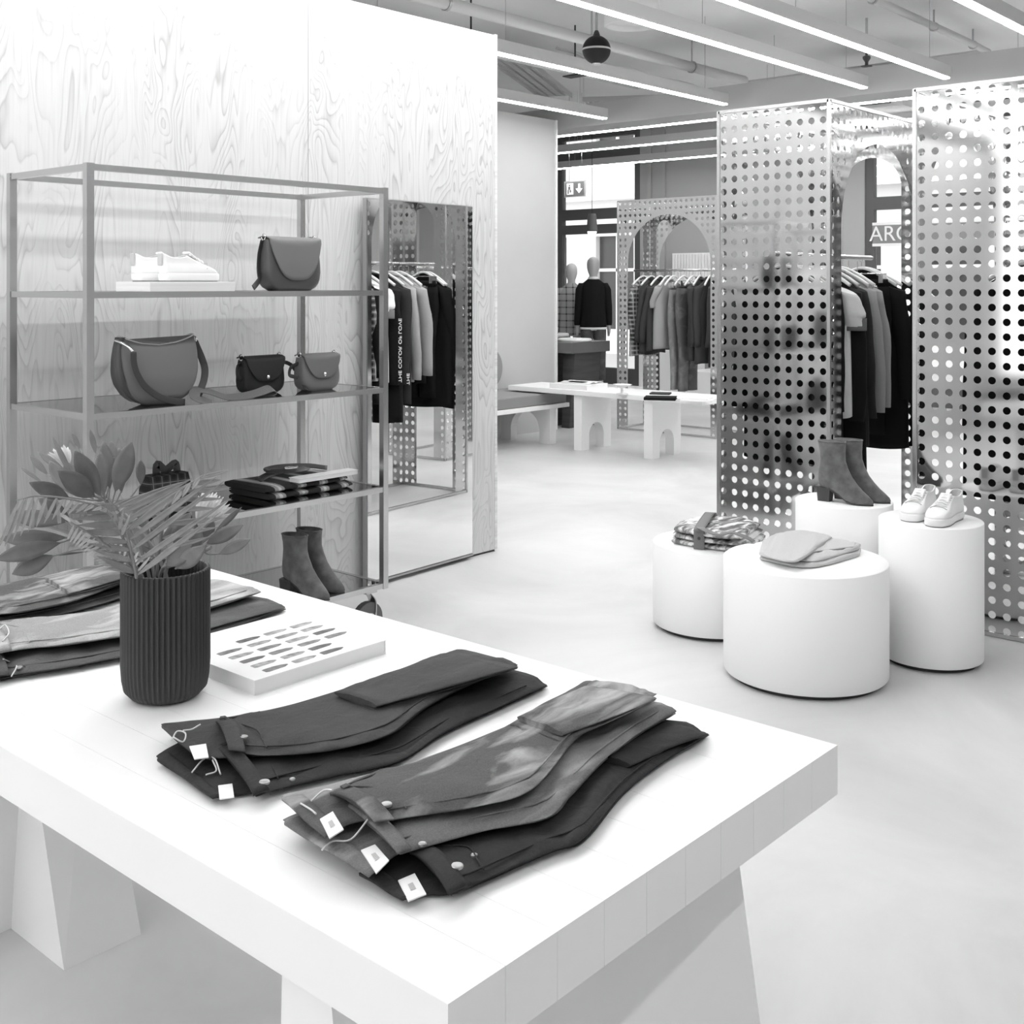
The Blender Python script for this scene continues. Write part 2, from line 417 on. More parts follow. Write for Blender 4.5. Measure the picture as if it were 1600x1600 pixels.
cable_tray((10.0, 7.75, 3.5), (10.5, 6.9, 3.5), 'short perforated cable tray meeting the duct, end of the sloping tray')
tag(MB().tube(spline([ray(870, 75, 10.6), ray(905, 85, 10.8), ray(940, 105, 11), ray(985, 108, 11.2), ray(1020, 122, 11.3), ray(1060, 128, 11.5), ray(1100, 140, 11.8)], 6), .018, 8).build('loose_cable', M_pipe, smooth=True), 'loose pale cable sagging under the ceiling behind the globe pendant', 'cable')
# ceiling unit behind the panels
q = ray(1365, 165, 11.6)
ac = thing('ceiling_air_unit', (q.x, q.y, 3.3), 0, 'white ceiling air unit with dark grille above the perforated rack', 'air conditioner')
MB().box((q.x-.35, q.y-.45, 3.22), (q.x+.35, q.y+.45, 3.5)).build('casing', M_bar, ac)
MB().box((q.x-.365, q.y-.33, 3.25), (q.x-.345, q.y+.33, 3.44)).build('grille', M_dframe, ac)
# globe pendant
q = ray(932, 78, 8.36)
gp = thing('globe_pendant', q, 0, 'black globe pendant with a pale band hanging on a rod', 'pendant')
def sph(c, r, z0, z1, n=28, m=14): return MB().lathe([(max(.001, r*math.sqrt(max(0, 1-z*z))), r*z) for z in [lerp(z0, z1, k/m) for k in range(m+1)]], c, n)
R = .103
sph(q, R, .10, .995).build('upper_shell', mat('black_plastic', .012, .55, spec=.2), gp, smooth=True)
sph(q, R, -.99, -.04).build('lower_shell', mat('speaker_mesh', .03, .7, spec=.2), gp, smooth=True)
sph(q, R*.99, -.05, .11, m=4).build('band', M_bar, gp, smooth=True)
MB().lathe([(.03, .09), (.02, .125), (.012, .14)], q, 14).build('cap', M_black, gp, smooth=True)
MB().tube([q+Vector((0, 0, .13)), (q.x, q.y, CZ)], .009, 8).build('rod', M_steel, gp)
MB().disc(q+Vector((0, 0, -.103)), .03, (0, 0, 1), .012).build('lens', M_bar, gp)

# ------------------------------------------------------------------ outside the windows
fac = thing('street_building', (21, 9, 0), 0, 'bright facade across the street seen through the shop window', 'building')
M_fac = mat('facade_stone', .82, .8)
fm = MB(); X = 21.0
wins = []
for zc in (.4, 4.1, 7.8):
    for k in range(13): wins.append((-6+k*1.9, zc+.1))
ys = [-8, 30]
cuts = sorted(set([-8, 30]+[y for y, _ in wins]+[y+1.05 for y, _ in wins]))
for a, b in zip(cuts, cuts[1:]):
    hasw = any(abs(a-y) < 1e-6 for y, _ in wins)
    if not hasw: fm.box((X, a, -1), (X+.4, b, 11))
    else:
        zz = -1
        for zc in (.5, 4.2, 7.9):
            fm.box((X, a, zz), (X+.4, b, zc)); zz = zc+2.1
        fm.box((X, a, zz), (X+.4, b, 11))
for z in (3.4, 7.1): fm.box((X-.25, -8, z), (X, 30, z+.2))
fm.build('facade', M_fac, fac)
M_fw = mat('facade_window_glass', .05, .3)
for y, z in wins:
    if 1 < y < 20 and z < 6:
        wf = MB().box((X+.15, y, z), (X+.2, y+1.05, z+2.1)).build('facade_window', M_fw, fac)
        MB().box((X+.1, y+.49, z), (X+.15, y+.56, z+2.1)).box((X+.1, y, z+1.3), (X+.15, y+1.05, z+1.37)).build('glazing_bar', M_white, wf)
tag(MB().box((14.3, -8, -.12), (21, 30, -.05)).build('pavement', mat('pavement', .5, .9)), 'pale pavement outside the shop window', 'pavement')
# shop lettering in the second window
sg = thing('window_sign', (14.0, 5.9, 2.13), 0, 'white lettered sign band across the window behind the right rack', 'sign')
MB().box((13.985, 3.0, 1.985), (13.995, 6.24, 2.02)).box((13.985, 3.0, 2.25), (13.995, 6.24, 2.285)).build('border', M_white, sg)
MB().box((13.99, 3.0, 2.02), (13.996, 6.24, 2.25)).build('band', mat('sign_grey', .25, .6), sg)
text('ARQI', 'lettering', M_white, sg, (-.02, .06, .003), (PI/2, 0, -PI/2), .27)
# exit sign hanging in front of the window
q = ray(898, 295, 14.5)
ex = thing('exit_sign', q, 0, 'lit emergency exit sign with running figure and down arrow', 'exit sign')
u = Vector((0, -1, 0)); M_ex = emit('exit_sign_face', .9, .9); M_exg = mat('exit_green', .35, .5)
def ebox(mb, u0, u1, z0, z1, x): mb.box((q.x+x-.004, q.y-u1, q.z+z0), (q.x+x, q.y-u0, q.z+z1)); return mb
MB().box((q.x, q.y-.17, q.z-.1), (q.x+.03, q.y+.17, q.z+.1)).build('housing', M_white, ex)
ebox(MB(), -.15, .15, -.085, .085, -.001).build('face', M_exg, ex)
f = MB()
ebox(f, .06, .09, -.01, .06, -.006)
xx = q.x-.009
f.add([(xx, q.y-.02, q.z+.0), (xx, q.y-.13, q.z+.0), (xx, q.y-.075, q.z-.06)], [(0, 1, 2)])
f.build('arrow', M_ex, ex)
f = MB(); ebox(f, -.12, -.02, -.07, .07, -.006); f.build('door_symbol', M_ex, ex)
f = MB(); ebox(f, -.085, -.065, .035, .055, -.011); ebox(f, -.095, -.06, -.01, .03, -.011); ebox(f, -.105, -.085, -.06, -.01, -.011); ebox(f, -.07, -.045, -.045, -.01, -.011)
f.build('figure_symbol', M_exg, ex)
MB().tube([(q.x+.015, q.y-.1, q.z+.1), (q.x+.015, q.y-.1, CZ)], .003, 5).tube([(q.x+.015, q.y+.1, q.z+.1), (q.x+.015, q.y+.1, CZ)], .003, 5).build('wire', M_steel, ex)
# bell pendant at the window
q = ray(925, 362, 15.5)
bp_ = thing('pendant_lamp', q, 0, 'small dark pendant lamp hanging inside the window', 'pendant lamp')
MB().lathe([(.05, .24), (.06, .2), (.075, .02), (.08, 0), (.07, .0), (.05, .2)], q, 16).build('shade', M_dframe, bp_, smooth=True)
sph(q+Vector((0, 0, .0)), .06, -.9, .9, 14, 8).build('bulb', emit('warm_bulb', 1, 5), bp_, smooth=True)
MB().tube([q+Vector((0, 0, .24)), (q.x, q.y, CZ)], .004, 6).build('cord', M_black, bp_)

# ------------------------------------------------------------------ mirror on the plywood
mr = thing('wall_mirror', (4.60, WY-.004, .02), .05, 'tall frameless mirror leaning flat on the plywood wall behind the shelf', 'mirror')
MB().box((-.805, -.026, .01), (0, .0, 1.91)).build('backing', M_steel, mr, local=True)
MB().box((-.80, -.030, .015), (-.005, -.027, 1.905)).build('glass', M_mirror, mr, local=True)
MB().box((-.805, -.032, .0), (0, .0, .01)).build('bottom_rail', M_steel, mr, local=True)

# ------------------------------------------------------------------ perforated racks
def perf_cells(mb, W_, H_, to3d, keep_open=None, n=12):
    """sheet W x H in cells with round holes; keep_open=(x0,x1,spring,r): arched opening from the floor up"""
    nx = max(2, round(W_/.0625)); nz = max(2, round(H_/.0625)); px, pz = W_/nx, H_/nz; R = .0165
    def inside(x, z):
        if not keep_open: return False
        c, hw, zs = keep_open
        if abs(x-c) >= hw: return False
        return z < zs or (x-c)**2+(z-zs)**2 < hw*hw
    def snap(x, z):
        c, hw, zs = keep_open
        if z < zs: return (c+math.copysign(hw, x-c), z)
        d = math.hypot(x-c, z-zs)
        return (c+(x-c)*hw/d, zs+(z-zs)*hw/d) if d > 1e-6 else (x, z)
    for i in range(nx):
        for j in range(nz):
            x0, z0 = i*px, j*pz; cx, cz = x0+px/2, z0+pz/2
            touch = 0
            if keep_open:
                c, hw, zs = keep_open
                smp = [inside(x0+px*a/4, z0+pz*b/4) for a in range(5) for b in range(5)]
                if all(smp): continue
                touch = any(inside(cx+(R+.004)*math.cos(k), cz+(R+.004)*math.sin(k)) for k in range(7)) or any(smp)
            if not touch:
                hole = []; outer = []
                for k in range(n):
                    a = PI/4+2*PI*k/n; ca, sa = math.cos(a), math.sin(a); m_ = max(abs(ca), abs(sa))
                    hole.append(to3d(cx+R*ca, cz+R*sa)); outer.append(to3d(cx+px/2*ca/m_, cz+pz/2*sa/m_))
                mb.add(hole+outer, [(k, (k+1) % n, n+(k+1) % n, n+k) for k in range(n)])
            else:
                K = 5
                P = {}
                for a in range(K+1):
                    for b in range(K+1):
                        x, z = x0+px*a/K, z0+pz*b/K; ins = inside(x, z)
                        P[a, b] = (ins, snap(x, z) if ins else (x, z))
                for a in range(K):
                    for b in range(K):
                        q4 = [P[a, b], P[a+1, b], P[a+1, b+1], P[a, b+1]]
                        if all(q[0] for q in q4): continue
                        mb.add([to3d(*q[1]) for q in q4], [(0, 1, 2, 3)])
def perf_rack(x0, x1, y0, y1, rail_axis, solid, label, rails=((1.64),)):
    H = 2.37
    t = thing('perforated_clothes_rack', ((x0+x1)/2, (y0+y1)/2, 0), 0, label, 'clothes rack', 'perforated steel racks')
    for side in ('x0', 'x1', 'y0', 'y1'):
        L = (y1-y0) if side[0] == 'x' else (x1-x0)
        f = {'x0': lambda u, z: (x0, y1-u, z), 'x1': lambda u, z: (x1, y0+u, z), 'y0': lambda u, z: (x0+u, y0, z), 'y1': lambda u, z: (x1-u, y1, z)}[side]
        mb = MB()
        if side in solid: perf_cells(mb, L, H, f); nm = 'end_panel'
        else:
            hw = L/2-.125; perf_cells(mb, L, H, f, (L/2, hw, H-.16-hw)); nm = 'arched_panel'
        mb.build(nm, M_perf, t, solid=.003)
    r = .008
    for x, y in ((x0, y0), (x0, y1), (x1, y0), (x1, y1)): MB().box((x-r, y-r, 0), (x+r, y+r, H)).build('corner_post', M_chrome, t)
    for z, nm in ((.004, 'base_frame'), (H-.012, 'top_frame')):
        b = MB(); b.box((x0, y0-r, z), (x1, y0+r, z+.016)).box((x0, y1-r, z), (x1, y1+r, z+.016)).box((x0-r, y0, z), (x0+r, y1, z+.016)).box((x1-r, y0, z), (x1+r, y1, z+.016))
        b.build(nm, M_chrome, t)
    if rail_axis == 'X': MB().tube([(x0, (y0+y1)/2, 1.65), (x1, (y0+y1)/2, 1.65)], .0125, 10).build('hanging_rail', M_chrome, t, smooth=True)
    else: MB().tube([((x0+x1)/2, y0, 1.65), ((x0+x1)/2, y1, 1.65)], .0125, 10).build('hanging_rail', M_chrome, t, smooth=True)
    return t
RX0, RX1, RY0, RY1 = 5.05, 6.18, 2.465, 3.06
perf_rack(RX0, RX1, RY0, RY1, 'X', ('x0',), 'perforated steel rack with closed end facing the shelf, behind the boots plinth')
perf_rack(5.05, 6.20, 1.20, 2.055, 'X', ('x0',), 'perforated steel rack cut off by the right edge, behind the sneakers plinth')
perf_rack(7.25, 8.35, 1.35, 2.0, 'X', (), 'perforated steel rack standing behind the other two, seen in the mirror')
FX, FY0, FY1 = 9.755, 5.88, 7.12
perf_rack(FX, FX+.58, FY0, FY1, 'Y', (), 'perforated arched steel rack at the back beside the window mannequins')

# ------------------------------------------------------------------ garments
M_hang = mat('white_hanger', .85, .4)
def hanger(x, y, rz, label, group):
    t = thing('clothes_hanger', (x, y, 1.6625), rz, label, 'hanger', group)
    MB().tube(spline([(.0, 0, -.005)]+[(0+.018*math.sin(a), 0, -.018+.018*math.cos(a)) for a in (0.6, 1.5, 2.4, 3.1)]+[(0, 0, -.07)], 4), .0022, 6).build('hook', M_chrome, t, local=True)
    MB().tube(spline([(-.20, 0, -.165), (-.12, 0, -.115), (-.03, 0, -.075), (.03, 0, -.075), (.12, 0, -.115), (.20, 0, -.165)], 5), 0, flat=(.016, .016), up=(0, 1, 0)).build('arm', M_hang, t, smooth=True, local=True)
    return t
SLEEVE = {}
def garment(kind, x, y, rz, label, cat, group, m, length=.7, sleeve=.58, w=.22, th=.05, m2=None, flare=1.0, seed=0, sl_w=.055, neck=True):
    """top, dress or trousers hanging by its shoulders under the rail; width along local x"""
    rn = random.Random(seed)
    t = thing(kind, (x, y, 1.65), rz, label, cat, group)
    ph = [rn.uniform(0, 6) for _ in range(6)]
    tab_w = [(0, .055), (.02, .085), (.075, .165), (.10, .195), (.16, .20), (.30, w*.97), (1, w*flare)]
    tab_t = [(0, .022), (.10, .03), (.2, th*.8), (.5, th), (1, th*1.1)]
    rings = []; n = 32; rows = 26
    for i in range(rows+1):
        v = (i/rows)**1.25; dz = v*length
        W_ = samp([(a if a < .2 else a, b) for a, b in tab_w], dz/ .75 if dz < .12 else max(.16, v))
        T_ = samp(tab_t, v); r_ = []
        for k in range(n):
            a = 2*PI*k/n; fold = 1+.28*min(1, v*1.6)*(math.sin(5*a+ph[0]+v*1.5)+.6*math.sin(9*a+ph[1]))*.5
            r_.append((W_*spow(math.cos(a), .75), T_*spow(math.sin(a), .8)*fold+.008*v*math.sin(4*math.cos(a)+ph[2]), -.085-dz+.006*v*math.sin(3*a+ph[3])))
        rings.append(r_)
    MB().loft(rings, True, True).build('body', m, t, smooth=True, local=True)
    for sgn in (-1, 1):
        if sleeve <= 0: continue
        P = []; rad = []
        tilt = rn.uniform(-.02, .04); out = rn.uniform(.035, .06)
        for k in range(11):
            s = k/10
            P.append((sgn*(.175+out*math.sin(min(1, s*1.5)*PI/2)+.015*s), tilt*s*2+.012*math.sin(5*s+ph[4]), -.165-s*sleeve)); rad.append((lerp(sl_w*1.1, sl_w*.72, s)*(1+.06*math.sin(14*s+ph[5])), lerp(sl_w*.8, sl_w*.5, s)))
        if sgn > 0: SLEEVE[t.name] = (P, rad)
        R_ = []
        for (cx, cy, cz), (a, b) in zip(P, rad):
            R_.append([(cx+a*math.cos(2*PI*j/14), cy+b*math.sin(2*PI*j/14), cz+.35*a*math.cos(2*PI*j/14)*(-sgn)*(1 if cz > -.3 else .15)) for j in range(14)])
        MB().loft(R_).build('sleeve', m, t, smooth=True, local=True)
        if m2:
            c, (a, b) = P[-1], rad[-1]
            MB().loft([[(c[0]+a*1.08*math.cos(2*PI*j/14), c[1]+b*1.1*math.sin(2*PI*j/14), c[2]+dz) for j in range(14)] for dz in (.05, .0, -.012)]).build('cuff', m2, t, smooth=True, local=True)
    if neck:
        MB().tube([(.075*math.cos(2*PI*k/16), .03*math.sin(2*PI*k/16), -.088+.012*math.sin(2*PI*k/16)) for k in range(17)], .010, 6).build('collar', m2 or m, t, smooth=True, local=True)
    return t
def trousers(x, y, rz, label, cat, group, m, length=.95, seed=0, top=-.2):
    rn = random.Random(seed); t = thing('hanging_trousers', (x, y, 1.65), rz, label, cat, group)
    MB().loft([ring(0, 0, top-.0, .17, .022, 20, .8), ring(0, 0, top-.04, .175, .024, 20, .8)]).build('waistband', m, t, smooth=True, local=True)
    for sgn in (-1, 1):
        R_ = []
        for k in range(15):
            s = k/14; z = top-.04-s*length; a = samp([(0, .088), (.2, .105), (.55, .075), (1, .07)], s)
            R_.append([(sgn*(.087-.005*s)+a*spow(math.cos(2*PI*j/16), .8), samp([(0, .024), (.2, .04), (1, .03)], s)*spow(math.sin(2*PI*j/16), .8)+.008*math.sin(6*s+seed+sgn), z) for j in range(16)])
        MB().loft(R_).build('leg', m, t, smooth=True, local=True)
    cl = MB()
    for sx in (-.14, .14): cl.box((sx-.012, -.028, top-.02), (sx+.012, .028, top+.03))
    cl.tube([(-.16, 0, top+.03), (.16, 0, top+.03)], .004, 6).tube([(0, 0, top+.03), (0, 0, -.02)], .0022, 6)
    cl.build('clip_hanger', M_chrome, t, local=True)
    return t
def cloth(name, g): return mat(name, g, .9, bump=.25, bscale=60, spec=.12)
C_black = cloth('black_cloth', .012); C_char = cloth('charcoal_cloth', .03); C_lgrey = cloth('light_grey_jersey', .34)
C_mgrey = cloth('mid_grey_jersey', .17); C_white = cloth('white_jersey', .8); C_dk = cloth('dark_grey_knit', .05); C_pale = cloth('pale_cotton', .5)
P_dark = plaid('dark_plaid_flannel', .22, .02, 22, .45, .1, .5)
P_dark2 = plaid('charcoal_plaid_wool', .30, .015, 14, .5, .08, .45)
P_check = plaid('window_check_wool', .40, .03, 11, .20, .0)
RC = (RY0+RY1)/2; G1 = 'clothes on the rack behind the boots plinth'; rk = 'on the rack behind the boots plinth'
H1 = 'white hangers on the rack behind the boots plinth'
items = [
 (5.16, 'hanging_coat', C_black, dict(length=.93, sleeve=.6), 'black coat hanging nearest the closed panel '+rk, 'coat'),
 (5.235, 'hanging_shirt', P_dark, dict(length=.98, sleeve=.62, flare=1.05), 'dark plaid long shirt hanging beside the black coat', 'shirt'),
 (5.305, 'hanging_jacket', C_black, dict(length=.86, sleeve=.6, w=.25), 'black jacket between the plaid shirt and white tee', 'jacket'),
 (5.385, 'hanging_t_shirt', C_white, dict(length=.72, sleeve=.20, sl_w=.085, w=.25), 'white short sleeved t-shirt '+rk, 't-shirt'),
 (5.50, 'hanging_sweatshirt', C_black, dict(length=1.0, sleeve=.66, w=.275, sl_w=.07), 'long black hoodie with white letters down its edge', 'sweatshirt'),
 (5.595, 'hanging_sweatshirt', C_char, dict(length=.88, sleeve=.66, w=.26, sl_w=.06), 'charcoal sweatshirt with small white letters at its hem', 'sweatshirt'),
 (5.70, 'hanging_sweater', C_lgrey, dict(length=.74, sleeve=.64, w=.205, flare=1.08), 'light grey sweater next to the charcoal sweatshirt', 'sweater'),
 (5.785, 'hanging_sweater', C_lgrey, dict(length=.70, sleeve=.62, w=.20), 'second light grey sweater beside the black trousers', 'sweater'),
]
gs = []
for i, (x, nm, m, kw, lab, cat) in enumerate(items):
    hanger(x, RC, PI/2+RND.uniform(-.08, .08), 'white hanger holding the '+lab.split(' hanging')[0].split(' on the')[0].split(' next')[0].split(' beside')[0].split(' between')[0].split(' with')[0], H1)
    gs.append(garment(nm, x, RC, PI/2+RND.uniform(-.10, .10), lab, cat, G1, m, seed=i, m2=C_mgrey if nm == 'hanging_t_shirt' else None, **kw))
trousers(5.89, RC, PI/2, 'black trousers clipped up beside the grey sweaters', 'trousers', G1, C_black, .62, 3, -.19)
trousers(6.0, RC, PI/2+.05, 'second black trousers, in front of the last black coat', 'trousers', G1, C_black, .80, 4, -.12)
garment('hanging_coat', 6.085, RC, PI/2, 'black coat hanging last, against the far open end '+rk, 'coat', G1, C_black, length=.95, sleeve=.6, w=.25, seed=77)
for i, x in enumerate((6.05, 6.10)): hanger(x, RC, PI/2+.1*i, ('empty white hanger beside the second black trousers', 'white hanger of the last black coat, closest to the far post')[i], H1)
M_print = mat('white_print', .8, .7)
RT_ = Matrix(((0, 0, 1), (0, -1, 0), (1, 0, 0))).to_euler()
for g_, word, k_, sz in ((gs[4], 'THE COLOR OF LOVE', 6, .044), (gs[5], 'THE', 9, .044)):      # printed up the outside of the sleeve
    P_, r_ = SLEEVE[g_.name]
    text(word, 'lettering', M_print, g_, (max(p[0]+q[0] for p, q in zip(P_[5:], r_[5:]))+.004, P_[k_][1]+.012, P_[k_][2]-.03), RT_, sz)
# dark clothes on the rack at the right edge, read through the holes
G2 = 'clothes on the rack behind the sneakers plinth'
for i in range(5):
    x = 5.22+i*.17
    garment('hanging_coat', x, 1.63, PI/2, ('black coat just behind the right closed panel', 'second black coat behind the right closed panel', 'third black coat behind the right closed panel', 'fourth black coat behind the right closed panel', 'black coat at the far end of the right rack')[i], 'coat', G2, C_black if i % 2 == 0 else C_char, length=1.0, sleeve=.62, w=.27, th=.065, seed=20+i)
    hanger(x, 1.63, PI/2, ('white hanger of the first black coat behind the right panel', 'white hanger of the second black coat behind the right panel', 'white hanger of the third black coat behind the right panel', 'white hanger of the fourth black coat behind the right panel', 'white hanger of the black coat farthest behind the right panel')[i], 'white hangers on the right rack')
# back rack
G3 = 'clothes on the arched rack at the back'; H3 = 'white hangers on the arched rack at the back'
J_d = denim('dark_denim_hung', .035); J_m = denim('grey_denim_hung', .10, .12); J_l = denim('light_denim_hung', .20, .15)
bx = FX+.29
back = [(7.0, 'shirt', P_dark, .80, .55, 'dark plaid shirt hanging leftmost on the back rack'), (6.90, 'jacket', J_d, .78, .58, 'dark denim jacket beside the plaid shirt on the back rack'),
        (6.79, 'jacket', C_dk, .74, .58, 'charcoal jacket left of the grey jeans on the back rack'), (6.69, 't-shirt', C_lgrey, .72, .22, 'light grey t-shirt beside the charcoal jacket'),
        (6.30, 'jacket', J_d, .82, .6, 'dark denim jacket right of the grey jeans'), (6.18, 'jacket', C_dk, .85, .6, 'dark jacket second from the right on the back rack'), (6.05, 'jacket', J_d, .88, .6, 'dark denim coat rightmost on the back rack')]
for i, (y, c, m, L, sl, lab) in enumerate(back):
    hanger(bx, y, .05*i, 'white hanger holding the '+lab.split(' hanging')[0].split(' beside')[0].split(' left')[0].split(' right')[0].split(' second')[0], H3)
    garment({'shirt': 'hanging_shirt', 'jacket': 'hanging_jacket', 't-shirt': 'hanging_t_shirt'}[c], bx, y, RND.uniform(-.12, .12), lab, c, G3, m, length=L, sleeve=sl, w=.24, th=.06, seed=40+i)
trousers(bx, 6.57, .1, 'grey jeans hanging by clips, left of the pair', 'jeans', G3, J_l, 1.02, 7, -.16)
trousers(bx, 6.45, -.08, 'grey jeans hanging by clips, right of the pair', 'jeans', G3, J_m, 1.05, 8, -.14)
for i, y in enumerate((6.62, 6.50, 6.38)): hanger(bx, y, .1, ('empty white hanger over the left grey jeans', 'empty white hanger over the right grey jeans', 'empty white hanger between grey jeans and dark jacket')[i], H3)

# ------------------------------------------------------------------ mannequins
M_skin = mat('mannequin_grey', .42, .5); M_skin2 = mat('mannequin_pale', .62, .5)
def mannequin(c, rz, h, label, skin, top, top_m, leg_m, plinth):
    s = h/1.82
    t = thing('mannequin', (c[0], c[1], 0), rz, label, 'mannequin', 'mannequins in the shop window')
    bm = MB()
    def L(rs): bm.loft([ring(x*s, y*s, plinth+z*s, a*s, b*s, 18) for x, y, z, a, b in rs])
    L([(0, 0, 1.44, .10, .07), (0, 0, 1.49, .075, .06), (0, 0, 1.53, .058, .056), (0, 0, 1.565, .056, .06), (0, .01, 1.60, .070, .08), (0, .015, 1.65, .084, .095), (0, .015, 1.71, .090, .10), (0, .01, 1.765, .080, .088), (0, .005, 1.80, .050, .06), (0, .005, 1.815, .018, .02)])
    L([(0, 0, .80, .15, .09), (0, 0, .92, .165, .10), (0, 0, 1.05, .135, .09), (0, 0, 1.28, .16, .10), (0, 0, 1.42, .16, .085), (0, 0, 1.47, .11, .065)])
    for g in (-1, 1):
        L([(g*.085, 0, .88, .075, .08), (g*.09, 0, .5, .058, .062), (g*.095, -.01, .42, .052, .055), (g*.1, -.01, .28, .052, .055), (g*.1, 0, .09, .035, .04), (g*.1, .02, .05, .04, .07), (g*.1, .06, .0, .045, .12)])
        L([(g*.155, 0, 1.44, .045, .05), (g*.185, 0, 1.34, .044, .048), (g*.205, 0, 1.10, .038, .04), (g*.215, .03, .88, .028, .03), (g*.22, .045, .80, .024, .04), (g*.215, .05, .72, .014, .03)])
    bm.build('body', skin, t, smooth=True, local=True)
    tm = MB()
    def T(rs): tm.loft([ring(x*s, y*s, plinth+z*s, a*s, b*s, 22) for x, y, z, a, b in rs])
    zb = .84 if top == 'sweater' else .74
    T([(0, 0, zb, .180, .125), (0, 0, zb+.04, .185, .13), (0, 0, 1.05, .172, .122), (0, 0, 1.28, .182, .122), (0, 0, 1.40, .180, .105), (0, 0, 1.455, .145, .088), (0, 0, 1.50, .088, .074), (0, 0, 1.52, .068, .066)])
    for g in (-1, 1):
        T([(g*.150, 0, 1.455, .050, .055), (g*.185, 0, 1.37, .060, .066), (g*.208, 0, 1.12, .052, .056), (g*.220, .03, .92, .044, .046), (g*.222, .035, .87, .037, .042)])
    tm.build(top, top_m, t, smooth=True, local=True)
    if leg_m:
        lm = MB()
        for g in (-1, 1): lm.loft([ring(x*s, y*s, plinth+z*s, a*s, b*s, 18) for x, y, z, a, b in [(g*.075, 0, .90, .088, .085), (g*.085, 0, .8, .094, .10), (g*.095, 0, .5, .078, .08), (g*.1, 0, .12, .068, .072)]])
        lm.build('jeans', leg_m, t, smooth=True, local=True)
    if top == 'sweater':
        MB().loft([ring(0, 0, plinth+z*s, a*s, b*s, 22) for z, a, b in ((.815, .185, .125), (.845, .187, .127))]).build('shirt_hem', C_white, t, smooth=True, local=True)
        MB().loft([ring(0, 0, plinth+z*s, a*s, b*s, 22) for z, a, b in ((1.505, .082, .072), (1.54, .063, .063))]).build('shirt_collar', C_white, t, smooth=True, local=True)
    MB().lathe([(.19, plinth), (.19, plinth+.012), (.18, plinth+.016)], (0, .02, 0), 24).build('base', M_white, t, local=True)
    return t
q = ray(927, 445, 15.5)
PL = .11
wp = tag(MB().box((q.x-.45, q.y-.5, 0), (q.x+.7, q.y+1.1, PL)).build('display_step', M_white), 'low white step under the mannequins at the window', 'platform')
mannequin((q.x, q.y), -.85, 1.77, 'mannequin in black sweater and jeans seen from behind', M_skin, 'sweater', C_black, denim('mannequin_denim', .07, .05), PL)
q2 = ray(893, 445, 15.9)
mannequin((q2.x, q2.y), -.78, 1.69, 'mannequin in long checked coat, left of the black sweater', M_skin2, 'coat', P_check, None, PL)

# ------------------------------------------------------------------ low tables and bench at the back
def arch_leg(mb, axis, u0, u1, v0, v1, H, a0, a1, spring):
    """slab standing on the floor, arch cut through its thickness; u along axis, v across"""
    c = (a0+a1)/2; r = (a1-a0)/2; n = 16
    out = [(u0, 0), (a0, 0), (a0, spring)]+[(c-r*math.cos(PI*k/n), spring+r*math.sin(PI*k/n)) for k in range(1, n)]+[(a1, spring), (a1, 0), (u1, 0), (u1, H), (u0, H)]
    def p3(u, z, v): return (u, v, z) if axis == 'X' else (v, u, z)
    # split into left pier, right pier and the strips over the arch so that every face stays convex
    cols = [u0]+[a0]+[c-r*math.cos(PI*k/n) for k in range(1, n)]+[a1, u1]
    low = [0, spring]+[spring+r*math.sin(PI*k/n) for k in range(1, n)]+[spring, 0]
    def strip(ua, ub, za, zb): mb.add([p3(ua, za, v0), p3(ub, zb, v0), p3(ub, H, v0), p3(ua, H, v0), p3(ua, za, v1), p3(ub, zb, v1), p3(ub, H, v1), p3(ua, H, v1)], [(3,2,1,0),(4,5,6,7),(0,1,5,4),(2,3,7,6)])
    mb.box(*[tuple(x) for x in (p3(u0, 0, v0), p3(a0, H, v1))]); mb.box(*[tuple(x) for x in (p3(a1, 0, v0), p3(u1, H, v1))])
    us = [a0]+[c-r*math.cos(PI*k/n) for k in range(1, n)]+[a1]; zs = [spring+r*math.sin(PI*k/n) for k in range(0, n+1)]
    for k in range(n): strip(us[k], us[k+1], zs[k], zs[k+1])
TH = .545; ty0, ty1, tx0, tx1 = 5.13, 7.29, 8.22, 8.72
tb = thing('low_table', ((tx0+tx1)/2, (ty0+ty1)/2, 0), 0, 'low white table with arched slab legs before the back rack', 'table')
MB().box((tx0, ty0, TH-.045), (tx1, ty1, TH)).build('tabletop', M_white, tb, bevel=.004)
for yc in (6.47, 5.70):
    mb = MB(); arch_leg(mb, 'X', tx0+.03, tx1-.03, yc-.045, yc+.045, TH-.045, tx0+.14, tx1-.14, .13); mb.build('leg', M_white, tb)
bn = thing('bench', (8.0, 7.1, 0), 0, 'white bench with grey seat cushion against the plain wall', 'bench')
MB().box((5.6, 6.86, .34), (8.62, 7.55, .38)).build('seat', M_white, bn, bevel=.004)
for xc in (8.42, 6.9, 5.9):
    mb = MB(); arch_leg(mb, 'Y', 6.90, 7.52, xc-.045, xc+.045, .34, 7.03, 7.39, .12); mb.build('leg', M_white, bn)
MB().box((5.6, 6.88, .38), (8.60, 7.55, .487)).build('seat_cushion', mat('grey_upholstery', .24, .9), bn, bevel=.012)
q = at(774, 668, .36)
cu = MB(); cu.tube([(8.19, 7.51, .694), (8.19, 7.595, .694)], .205, 40); tag(cu.build('round_cushion', mat('grey_disc_felt', .26, .8), smooth=False, bevel=.01), 'round grey cushion leaning on the wall over the bench', 'cushion')
